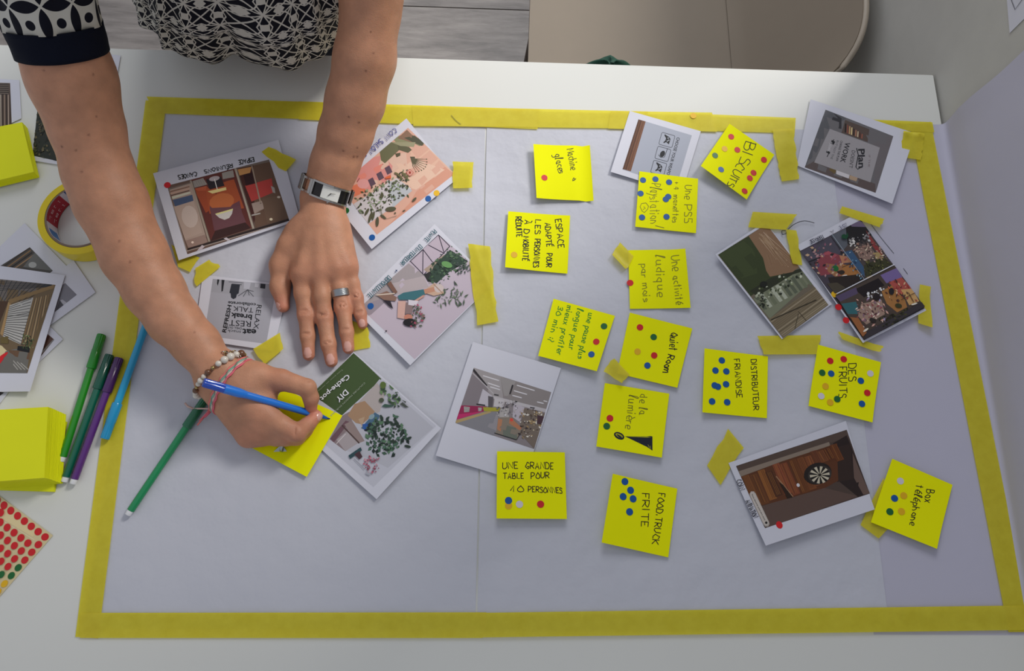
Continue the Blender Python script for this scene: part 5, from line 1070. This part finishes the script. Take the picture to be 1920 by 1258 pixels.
person = link('person', me, SKIN); tag(person, 'person in a black and white patterned blouse leaning over the desk and writing', 'person')
for i_, (tip, prev, r, up, s, wf) in enumerate(NAILS):
    d = (tip - prev).normalized(); up = (up - d * up.dot(d)).normalized(); sd_ = d.cross(up); vv = []; fs = []; nu, nv = 8, 8
    for j in range(nv + 1):
        for k in range(nu + 1):
            u = (k / nu - .5) * 2; v = j / nv
            an = u * wf * 1.0 * (1 - .25 * abs(2 * v - 1) ** 3); L_ = (-.0075 + .0125 * v - .0012 * u * u * v) * s * r / .0072
            rr = r * (1.03 - .10 * max(0, v - .3) ** 2); cx = tip + d * L_
            drop = max(0, L_) * .25
            vv.append(cx + sd_ * math.sin(an) * rr * .92 + up * (math.cos(an) * rr - drop + .0002))
    for j in range(nv):
        for k in range(nu): a = j * (nu + 1) + k; fs.append((a, a + 1, a + nu + 2, a + nu + 1))
    part('fingernail', vv, fs, mat('nail', 'd9a496', .25, var=.03, spec=.6), person, True)
# ------------------------------------------------------------------ clothes
def mathn(nt, op, a, b=None, c=None, clamp=False):
    nd = nt.nodes.new('ShaderNodeMath'); nd.operation = op; nd.use_clamp = clamp
    for k, v in enumerate((a, b, c)):
        if v is None: continue
        if isinstance(v, (int, float)): nd.inputs[k].default_value = v
        else: nt.links.new(v, nd.inputs[k])
    return nd.outputs[0]
def cloth_mat(name, scale, kind):
    m = bpy.data.materials.new(name); m.use_nodes = True; nt = m.node_tree; n = nt.nodes; L = nt.links; b = n['Principled BSDF']
    uv = n.new('ShaderNodeUVMap'); uv.uv_map = 'uv'; sp = n.new('ShaderNodeSeparateXYZ'); nz = n.new('ShaderNodeTexNoise'); nz.inputs['Scale'].default_value = 6
    vm = n.new('ShaderNodeVectorMath'); vm.operation = 'MULTIPLY_ADD'; L.new(uv.outputs[0], nz.inputs['Vector']); L.new(nz.outputs['Color'], vm.inputs[0]); vm.inputs[1].default_value = (.012,) * 3; L.new(uv.outputs[0], vm.inputs[2])
    L.new(vm.outputs[0], sp.inputs[0])
    x = mathn(nt, 'MULTIPLY', sp.outputs[0], scale); y = mathn(nt, 'MULTIPLY', sp.outputs[1], scale)
    fx = mathn(nt, 'SUBTRACT', mathn(nt, 'FRACT', x), .5); fy = mathn(nt, 'SUBTRACT', mathn(nt, 'FRACT', y), .5)
    def dist(cx, cy, sx=1., sy=1.):
        a = mathn(nt, 'MULTIPLY', mathn(nt, 'SUBTRACT', fx, cx), sx); c = mathn(nt, 'MULTIPLY', mathn(nt, 'SUBTRACT', fy, cy), sy)
        return mathn(nt, 'SQRT', mathn(nt, 'ADD', mathn(nt, 'MULTIPLY', a, a), mathn(nt, 'MULTIPLY', c, c)))
    def rim(d, r, w): return mathn(nt, 'LESS_THAN', mathn(nt, 'ABSOLUTE', mathn(nt, 'SUBTRACT', d, r)), w)
    acc = None
    def put(v):
        nonlocal acc; acc = v if acc is None else mathn(nt, 'MAXIMUM', acc, v)
    if kind == 'petal':
        lens = None
        for cx, cy in ((1, 0), (-1, 0), (0, 1), (0, -1)):
            d_ = dist(cx, cy); lens = d_ if lens is None else mathn(nt, 'MINIMUM', lens, d_)
        acc = mathn(nt, 'MULTIPLY', mathn(nt, 'GREATER_THAN', lens, .675), mathn(nt, 'GREATER_THAN', dist(0, 0, 1, 1.15), .16))
    else:
        for cx, cy in ((-.5, -.5), (.5, -.5), (-.5, .5), (.5, .5)): put(rim(dist(cx, cy), .40, .024)); 
        for s1 in (1, -1):
            put(mathn(nt, 'LESS_THAN', mathn(nt, 'ABSOLUTE', mathn(nt, 'SUBTRACT', fx, mathn(nt, 'MULTIPLY', fy, s1))), .036))
            put(mathn(nt, 'LESS_THAN', mathn(nt, 'ABSOLUTE', mathn(nt, 'SUBTRACT', fx, mathn(nt, 'MULTIPLY', fy, 2.4 * s1))), .05))
            put(mathn(nt, 'LESS_THAN', mathn(nt, 'ABSOLUTE', mathn(nt, 'SUBTRACT', fy, mathn(nt, 'MULTIPLY', fx, 2.4 * s1))), .05))
        sq = mathn(nt, 'LESS_THAN', mathn(nt, 'ADD', mathn(nt, 'ABSOLUTE', mathn(nt, 'SUBTRACT', mathn(nt, 'ABSOLUTE', fx), .5)), mathn(nt, 'ABSOLUTE', fy)), .20); put(sq)
        sq2 = mathn(nt, 'LESS_THAN', mathn(nt, 'MAXIMUM', mathn(nt, 'ABSOLUTE', mathn(nt, 'SUBTRACT', mathn(nt, 'ABSOLUTE', fy), .5)), mathn(nt, 'ABSOLUTE', fx)), .13); put(sq2)
    mx = n.new('ShaderNodeMix'); mx.data_type = 'RGBA'; mx.inputs[6].default_value = (*lin('0c0e1c'), 1); mx.inputs[7].default_value = (*lin('c9c6bd'), 1); L.new(acc, mx.inputs[0]); L.new(mx.outputs[2], b.inputs['Base Color']); b.inputs['Roughness'].default_value = .75; b.inputs['Specular IOR Level'].default_value = .2
    return m
M_bl = cloth_mat('blouse_fabric', 33, 'star'); M_sl = cloth_mat('sleeve_fabric', 34, 'petal')
M_navy = mat('navy_cuff', '0b1020', .8, var=.1, spec=.15, bump=.2, bscale=900)
def loft(name, rings, nu, fn, m, parent, uvs=None, closed=True, us=1., vs_s=1.):
    """rings: number of rows; fn(t, a)-> point"""
    vv = []; fs = []
    for j in range(rings + 1):
        for k in range(nu): vv.append(fn(j / rings, 2 * math.pi * k / nu))
    for j in range(rings):
        for k in range(nu): fs.append((j * nu + k, j * nu + (k + 1) % nu, (j + 1) * nu + (k + 1) % nu, (j + 1) * nu + k))
    me = bpy.data.meshes.new(name); me.from_pydata([tuple(v) for v in vv], [], fs); me.update(); ul = me.uv_layers.new(name='uv')
    for p in me.polygons:
        j, k = divmod(p.index, nu)
        for li, (dj, dk) in zip(p.loop_indices, ((0, 0), (0, 1), (1, 1), (1, 0))): ul.data[li].uv = ((k + dk) / nu * us, (j + dj) / rings * vs_s)
    o = link(name, me, m, None, True); setparent(o, parent)
    sm = o.modifiers.new('thickness', 'SOLIDIFY'); sm.thickness = .0012; sm.offset = -1
    return o
def interp(tab, t):
    for k in range(len(tab) - 1):
        if t <= tab[k + 1][0]:
            a, b = tab[k], tab[k + 1]; s_ = (t - a[0]) / (b[0] - a[0]); s_ = s_ * s_ * (3 - 2 * s_)
            return [x + (y - x) * s_ for x, y in zip(a[1:], b[1:])]
    return list(tab[-1][1:])
#        t    cx     cy     z     rx    ry
BT = [(0., -.292, .710, .070, .100, .115), (.035, -.292, .710, .054, .142, .147), (.09, -.290, .712, .062, .158, .154), (.22, -.282, .708, .115, .148, .156), (.42, -.268, .705, .20, .130, .143), (.62, -.272, .700, .30, .156, .128), (.8, -.275, .685, .375, .188, .095), (.90, -.277, .672, .418, .135, .078), (1., -.277, .665, .452, .066, .062)]
def blouse(t, a):
    cx, cy, z, rx, ry = interp(BT, t)
    lo_ = max(0, 1 - t / .75)
    f = 1 + lo_ * (.030 * math.sin(9 * a + 2 * t * 3) + .022 * math.sin(17 * a + 5 * t) + .012 * math.sin(31 * a - 9 * t)) - .07 * lo_ * math.exp(-((((a - 4.62 + math.pi) % (2 * math.pi)) - math.pi) / .055) ** 2) + .03 * lo_ * math.exp(-((((a - 4.30 + math.pi) % (2 * math.pi)) - math.pi) / .25) ** 2)
    ca, sa = math.cos(a), math.sin(a)
    return Vector((cx + rx * f * abs(ca) ** .75 * (1 if ca > 0 else -1), cy + ry * f * abs(sa) ** .8 * (1 if sa > 0 else -1), TT + z + lo_ * .008 * math.sin(6 * a + 1) + lo_ * .004 * noise.noise(Vector((ca * 6, sa * 6, t * 12)))))
loft('blouse', 70, 300, blouse, M_bl, person, us=.92, vs_s=.50)
def sleeve(nm, A, B_, r0, r1, parent, m, us, vs_s, t0=0, t1=1, fold=.03, cut=None, nu=120, rows=24):
    d = (B_ - A).normalized(); x = d.orthogonal().normalized(); y = d.cross(x)
    def fn(t, a):
        tt = t0 + (t1 - t0) * t; r = r0 + (r1 - r0) * tt
        f = 1 + fold * math.sin(5 * a + 8 * t) + fold * .6 * math.sin(11 * a - 4 * t)
        return A + (B_ - A) * tt + (x * math.cos(a) + y * math.sin(a)) * r * f
    return loft(nm, rows, nu, fn, m, parent, us=us, vs_s=vs_s)
# sleeve end of the left arm: cuff centre seen at about (112, 95)
cA = Z(118, 100, 180) ; _sd = (SHA - UA).normalized(); cA2 = cA + _sd * .027
sleeve('sleeve', cA2, SHA + (SHA - cA2).normalized() * .03, .0448, .064, person, M_sl, .30, .22)
sleeve('cuff', cA, cA2 + (cA2 - cA) * .05, .0440, .0455, person, M_navy, .3, .05, fold=.006, rows=6)
cB = EL.lerp(SH, .45)
sleeve('sleeve', cB.lerp(SH, .25), SH + (SH - cB).normalized() * .03, .052, .066, person, M_sl, .30, .22)
sleeve('cuff', cB, cB.lerp(SH, .28), .0495, .053, person, M_navy, .3, .05, fold=.006, rows=6)
# trousers and shoes (below the desk)
for sx in (-1, 1):
    sleeve('trouser_leg', v3(-.314 + sx * .068, .892, -.70), v3(-.304 + sx * .060, .775, -.05), .052, .084, person, mat('trousers', '20242e', .8), .3, .6, fold=.02, rows=20, nu=40)
    vv, fs = lathe(v3(-.314 + sx * .070, .90, -.722), v3(-.300 + sx * .09, .70, -.722), [(0, .02), (.02, .030), (.10, .034), (.16, .033), (.2, .018)], 16)
    part('shoe', [Vector((p.x, p.y, max(.001, p.z))) for p in vv], fs, mat('shoe', '14141a', .4), person, True)
loft('trouser_hips', 14, 60, lambda t, a: v3(-.302 + .142 * math.cos(a) * (1 - .15 * t), .770 + .094 * math.sin(a), -.10 + .20 * t), mat('trousers', '20242e', .8), person)
for C_, r_, nm_ in ((SHA, .064, 'shoulder_cap'), (SH, .066, 'shoulder_cap')):
    loft(nm_, 14, 48, lambda t, a, C_=C_, r_=r_: C_ + Vector((0, .0, .008)) + Vector((math.cos(a) * math.sin(.05 + 1.75 * t), math.sin(a) * math.sin(.05 + 1.75 * t), math.cos(.05 + 1.75 * t))) * r_, M_sl, person, us=.3, vs_s=.12)
def hairf(t, a):
    # skull cap with a tied bun
    th = t * 2.25; ca, sa = math.cos(a), math.sin(a)
    d = upv * math.cos(th) + (rt * ca + fw * -sa) * math.sin(th)
    cut = .62 if sa < -.35 else 1.
    if sa < -.2: d = upv * math.cos(th * (.36 + .16 * abs(ca))) + (rt * ca + fw * -sa) * math.sin(th * (.36 + .16 * abs(ca)))
    return hp(0, .040, -.010) + d * (0.0965 + .0016 * math.sin(40 * a))
loft('hair', 40, 120, hairf, mat('hair', '3a2418', .5, var=.25, scale=200), person, us=1, vs_s=1)
for sx in (-1, 1):
    bm = bmesh.new(); bmesh.ops.create_icosphere(bm, subdivisions=3, radius=.0118, matrix=Matrix.Translation(hp(sx * .03, .012, .0695)) @ Matrix.Identity(4)); finish(bm, 'eye', mat('eye_white', 'e8e4e0', .2), person, True)
    bm = bmesh.new(); bmesh.ops.create_icosphere(bm, subdivisions=2, radius=.0052, matrix=Matrix.Translation(hp(sx * .03, .010, .0772))); finish(bm, 'iris', mat('iris', '3a2a1c', .2), person, True)
# ------------------------------------------------------------------ watch, rings, bracelets
ST = mat('steel', 'b8b4b0', .22, metal=1., var=.03); STD = mat('dark_steel', '3c3a3a', .3, metal=.8); DIAL = mat('dial', 'efefe8', .6, var=.01)
# band centre axis follows the forearm at the watch
wc = W.lerp(Z(626, 310, 47), .28); wax = (Z(626, 310, 47) - W).normalized()
wx = Vector((math.cos(math.radians(-15)), math.sin(math.radians(-15)), 0)); wx = (wx - wax * wx.dot(wax)).normalized(); wz = wx.cross(wax) ; 
if wz.z < 0: wz = -wz
watch = empty('wristwatch', wc, 'silver steel wristwatch with a rectangular case and pale dial', 'watch')
def wpt(a, off, s):      # a: angle round wrist from top (+ to image right), off: extra radius, s: along arm
    rx, rz = .0292, .0232
    return wc + wx * (math.sin(a) * (rx + off)) + wz * (math.cos(a) * (rz + off)) + wax * s
def slab(nm, a0, a1, s0, s1, o0, o1, m, par=None, na=6):
    vv = []; fs = []
    for k in range(na + 1):
        a = a0 + (a1 - a0) * k / na
        vv += [wpt(a, o0, s0), wpt(a, o0, s1), wpt(a, o1, s1), wpt(a, o1, s0)]
    for k in range(na):
        for q in range(4): fs.append((4 * k + q, 4 * k + (q + 1) % 4, 4 * k + 4 + (q + 1) % 4, 4 * k + 4 + q))
    fs += [(3, 2, 1, 0), tuple(4 * na + q for q in range(4))]
    o = part(nm, vv, fs, m, par or watch); b_ = bmesh.new(); b_.from_mesh(o.data); bmesh.ops.recalc_face_normals(b_, faces=b_.faces); bmesh.ops.bevel(b_, geom=[e for e in b_.edges if e.calc_face_angle(0) > .6], offset=.0003, segments=2, affect='EDGES'); b_.to_mesh(o.data); b_.free(); return o
D = math.radians
s0, s1 = -.0098, .0098
# case: two long rails, two end bars, dark inlays, dial
aL, aR = D(-16), D(70)
slab('case_rail', aL, aR, s1 - .0022, s1, .0012, .0052, ST, na=10); slab('case_rail', aL, aR, s0, s0 + .0022, .0012, .0052, ST, na=10)
slab('case_end', aL, aL + D(4), s0 + .0022, s1 - .0022, .0012, .0050, ST, na=2); slab('case_end', aR - D(4), aR, s0 + .0022, s1 - .0022, .0012, .0050, ST, na=2)
slab('case_back', aL + D(4), aR - D(4), s0 + .0022, s1 - .0022, .0012, .0024, STD, na=8)
slab('dial', D(6), D(45), -.0076, .0076, .0024, .0036, DIAL, na=6)
dc = wpt(D(25), .0039, 0); dn = (wpt(D(24), .01, 0) - wpt(D(24), 0, 0)).normalized(); dx = (wpt(D(30), .0036, 0) - wpt(D(18), .0036, 0)).normalized()
for an, ln, w_ in ((D(16), .0055, .0007), (D(232), .0040, .0010)):
    e = dx * math.cos(an) + wax * math.sin(an); s_ = e.cross(dn) * w_ / 2; p0, p1 = dc - e * .0008 + dn * .0003, dc + e * ln + dn * .0003
    part('watch_hand', [p0 - s_, p0 + s_, p1 + s_ * .5, p1 - s_ * .5, p0 - s_ + dn * .0002, p0 + s_ + dn * .0002, p1 + s_ * .5 + dn * .0002, p1 - s_ * .5 + dn * .0002], [(0, 1, 2, 3), (7, 6, 5, 4), (0, 4, 5, 1), (1, 5, 6, 2), (2, 6, 7, 3), (3, 7, 4, 0)], STD, watch)
vv, fs = lathe(wpt(D(24), .0034, s0 + .0005), wpt(D(24), .0034, s0 - .0022), [(0, .0014), (.0022, .0014), (.0027, .0008)], 12); part('crown', vv, fs, ST, watch)
slab('link', aL - D(30), aL - D(25), s0 + .001, s1 - .001, .0010, .0042, ST, na=2); slab('link', aL - D(8), aL - D(1), s0 + .001, s1 - .001, .0010, .0042, ST, na=2)
slab('link_bar', aL - D(25), aL - D(8), s1 - .0034, s1 - .001, .0010, .0042, ST, na=4); slab('link_bar', aL - D(25), aL - D(8), s0 + .001, s0 + .0034, .0010, .0042, ST, na=4)
for k in range(11):
    a0 = aL - D(33) - D(20) * k
    if a0 - D(17) < aR - D(360): break
    slab('link', a0 - D(17), a0, s0 + .001, s1 - .001, .0010, .0038, ST if k % 2 == 0 else STD, na=4)
# silver ring on the ring finger
rq = fg[2]; rp = rq[1][0].lerp(rq[2][0], .28); ra_ = (rq[2][0] - rq[1][0]).normalized()
def band(nm, c, ax, r, w_, th, m, par, n=40):
    x = ax.orthogonal().normalized(); y = ax.cross(x); vv = []; fs = []; prof = [(r, -w_ / 2), (r + th * .8, -w_ / 2), (r + th, -w_ / 2 + .0004), (r + th, w_ / 2 - .0004), (r + th * .8, w_ / 2), (r, w_ / 2)]; k = len(prof)
    for j in range(n):
        a = 2 * math.pi * j / n
        for rr, s_ in prof: vv.append(c + ax * s_ + (x * math.cos(a) + y * math.sin(a)) * rr)
    for j in range(n):
        for q in range(k): fs.append((j * k + q, ((j + 1) % n) * k + q, ((j + 1) % n) * k + (q + 1) % k, j * k + (q + 1) % k))
    return part(nm, vv, fs, m, par, True)
o = band('ring', rp, ra_, .0097, .0085, .0014, mat('silver', 'a8acb0', .32, metal=1., bump=.2, bscale=600), None); o.data.set_sharp_from_angle(angle=.6)
tag(o, 'wide brushed silver ring on the ring finger of the resting hand', 'ring')
o = band('ring', Z(534, 831, 8), (Z(541, 834, 7) - Z(526, 828, 8)).normalized(), .0092, .0028, .0012, mat('silver', 'a8acb0', .3), None); tag(o, 'pointed silver ring on a curled finger of the writing hand', 'ring'); ring2 = o
tri = [Z(509, 851, 1.9), Z(541, 851, 1.9), Z(529, 833, 7)]
part('ring_point', [p + Vector((0, 0, h_)) for h_ in (0, .0012) for p in tri], [(0, 1, 2), (5, 4, 3), (0, 3, 4, 1), (1, 4, 5, 2), (2, 5, 3, 0)], mat('silver', 'a8acb0', .3), ring2)
# bead bracelet round the writing wrist
def surf_arm(x, y, lift):
    h = bvh.ray_cast(CPOS, ray(x, y))
    if h[0] is None: return None
    return h[0] + h[1] * lift
bvh = BVHTree.FromPolygons([tuple(v) for v in V1], [tuple(q) for q in Q1])
br = empty('bead_bracelet', WA, 'bracelet of pearly and brown beads with a small chain on the writing wrist', 'bracelet')
def around(cpt, axis, px_ref, nseg, lift, R_=.045):
    """points on the arm surface round the axis at cpt (outside in)"""
    ax = axis.normalized(); x = ax.orthogonal().normalized(); y = ax.cross(x); out = []
    for k in range(nseg):
        a = 2 * math.pi * k / nseg; d = x * math.cos(a) + y * math.sin(a); o_ = cpt + d * R_
        h = bvh.ray_cast(o_, -d)
        out.append((h[0] if h[0] else cpt + d * .025) + d * lift)
    return out
bax = (Z(372, 632, 45) - WA)
bc = Z(406, 706, 40); bax2 = Vector((-.70, .71, .04)).normalized()
PTS = around(bc, bax2, None, 26, .0026)
pearl = mat('pearl_bead', 'd8d0c4', .2, var=.05, spec=.7); brown = mat('brown_bead', '6a4630', .25, spec=.6); gold = mat('gold_chain', 'b09a68', .3, metal=.9)
for k, p in enumerate(PTS):
    q = PTS[(k + 1) % 26]; r_ = min(.0046, (q - p).length * .52) * (1, .8, .95, .6, .85)[k % 5]
    bm = bmesh.new(); bmesh.ops.create_icosphere(bm, subdivisions=3, radius=r_, matrix=Matrix.Translation(p)); finish(bm, 'bead', (pearl, pearl, brown, gold, pearl)[k % 5], br, True)
for k in range(9):
    p = surf_arm(420 + k * 3.4, 662 + 8 * math.sin(k) * .3 + k * .8, .002) or Z(420 + k * 3.4, 664 + k * .9, 32 - k * 1.8)
    ax_ = Vector((math.sin(k * 1.7), math.cos(k * 1.7), .4)).normalized(); band('chain_link', p, ax_, .0022, .0009, .0008, gold if k % 2 else ST, br, 14)
bx = bmesh.new(); box(bx, (-.004, -.003, -.002), (.004, .003, .002)); bmesh.ops.transform(bx, matrix=Matrix.Translation(Z(448, 678, 20)), verts=bx.verts); finish(bx, 'letter_bead', mat('white_plastic', 'e8e8ea', .35), br)
bx = bmesh.new(); box(bx, (-.003, -.0008, .002), (.003, .0012, .0023)); bmesh.ops.transform(bx, matrix=Matrix.Translation(Z(448, 678, 20)), verts=bx.verts); finish(bx, 'bead_letter', mat('black_ink', '181818', .5), br)
# woven friendship bracelet
wb = empty('woven_bracelet', Z(420, 712, 40), 'woven pink and green thread bracelet with loose tassels', 'bracelet')
bc2 = Z(428, 723, 39); fx_ = Vector((.84, -.54, -.02)).normalized(); PT = around(bc2, -fx_, None, 60, .0006)
cols4 = [mat('thread_' + c_, c_, .85, bump=.4, bscale=900) for c_ in ('e07a74', '7fae9a', 'd8b8ac', 'e06878')]
for st in range(4):
    vv = []; fs = []; n_ = len(PT)
    for k, p in enumerate(PT):
        nrm = (p - bc2).normalized(); t_ = fx_; off_ = (st - 1.5) * .0017 + .0006 * math.sin(k * 1.3 + st * 1.6)
        b0 = p + t_ * (off_ - .0011); b1 = p + t_ * (off_ + .0011); vv += [b0, b1, b1 + nrm * .0013, b0 + nrm * .0013]
    for k in range(n_):
        for q in range(4): fs.append((4 * k + q, 4 * k + (q + 1) % 4, 4 * ((k + 1) % n_) + (q + 1) % 4, 4 * ((k + 1) % n_) + q))
    part('thread', vv, fs, cols4[st], wb, True)
def tube(pts, r, n=8):
    vv = []; fs = []
    for k, p in enumerate(pts):
        d = (pts[min(k + 1, len(pts) - 1)] - pts[max(0, k - 1)]).normalized(); x = d.orthogonal().normalized(); y = d.cross(x)
        for j in range(n): a = 2 * math.pi * j / n; vv.append(p + (x * math.cos(a) + y * math.sin(a)) * r)
    for k in range(len(pts) - 1):
        for j in range(n): fs.append((k * n + j, k * n + (j + 1) % n, (k + 1) * n + (j + 1) % n, (k + 1) * n + j))
    fs += [tuple(range(n))[::-1], tuple((len(pts) - 1) * n + j for j in range(n))]; return vv, fs
for pts, cc, r_ in (([(409, 733, 40), (404, 748, 30), (398, 763, 18), (386, 778, 10), (376, 790, 11), (370, 797, 9)], 0, .0009), ([(412, 735, 40), (402, 756, 24), (391, 766, 14), (378, 766, 12), (362, 766, 8)], 2, .0009), ([(401, 756, 24), (394, 772, 12), (384, 782, 11)], 3, .0012), ([(362, 766, 8), (352, 762, 5), (347, 756, 4)], 2, .0012), ([(395, 762, 16), (388, 774, 12), (374, 789, 11)], 3, .0008)):
    vv, fs = tube([Vector(p) for p in smooth_pts([tuple(Z(*q)) for q in pts], 4)] if False else [Z(*q) for q in pts], r_); part('tassel', vv, fs, cols4[cc], wb, True)
# ------------------------------------------------------------------ chair behind the desk
CH = mat('chair_shell', '867a6b', .55, var=.03, spec=.35); chair = empty('tub_chair', (.28, .95, 0), 'beige moulded chair standing beyond the desk against the right wall', 'chair')
def v0(x, y, z): return Vector((x, y, z))
def seatf(u, v):
    x = .072 + .375 * u; y = .70 + .46 * v; e = (2 * v - 1) ** 2
    return v0(x + .012 * (v - .5), y, .452 + .02 * e * e - .004 * math.sin(math.pi * u)), Vector((0, 0, 1))
def padf(f, name, nu, nv, th, m): return solid(name, f, nu, nv, th, m, chair)
padf(seatf, 'seat', 16, 16, .022, CH)
def backf(u, v):
    # u 0..1 up the back, v 0..1 along its width; rim curves in towards the far and near ends
    e = abs(2 * v - 1); top = .205 * (1 - .42 * e ** 4.0); h = top * u
    x = .440 + .138 * (h / .205) ** .75 * (1 - .10 * e ** 4); y = .905 + (v - .5) * (.50 - .06 * u * e)
    x -= .045 * e ** 6 * (1 - .3 * u)
    return v0(x, y, .455 + h), Vector((-.86, 0, .5)).normalized()
padf(backf, 'backrest', 20, 32, .012, CH)
vv, fs = tube([backf(1, k / 40)[0] + Vector((.006, 0, -.003)) for k in range(41)], .0055); part('rim', vv, fs, mat('chair_rim', 'a89c8c', .5), chair, True)
for x, y, dx, dy in ((.12, .76, -.03, -.02), (.12, 1.10, -.03, .03), (.40, .76, .05, -.02), (.40, 1.10, .05, .03)):
    vv, fs = lathe(v0(x, y, .432), v0(x + dx, y + dy, .0005), [(0, .016), (.42, .010), (.43, .009)], 14); part('leg', vv, fs, mat('chair_leg', '4a3c30', .5), chair, True)
# dark green folded cloth on the seat
_g0 = P(1145, 121, -.262); GX, GY = _g0.x, _g0.y
def clothf(u, v):
    a = 2 * math.pi * u; r = .030 * (1 - v) + .004; return v0(GX + (r + .004 * math.sin(3 * a)) * math.cos(a) * 1.3, GY + r * math.sin(a), .46 + .035 * math.sin(v * math.pi / 2) + .004 * math.sin(5 * a))
vv = []; fs = []
for j in range(9):
    for k in range(24): vv.append(clothf(k / 24, j / 8))
for j in range(8):
    for k in range(24): fs.append((j * 24 + k, j * 24 + (k + 1) % 24, (j + 1) * 24 + (k + 1) % 24, (j + 1) * 24 + k))
fs.append(tuple(range(24))[::-1]); fs.append(tuple(8 * 24 + k for k in range(24)))
tag(part('green_pouch', vv, fs, mat('green_cloth', '0c4434', .7), None, True), 'dark green pouch on the chair seat, just peeking over the desk edge', 'pouch')
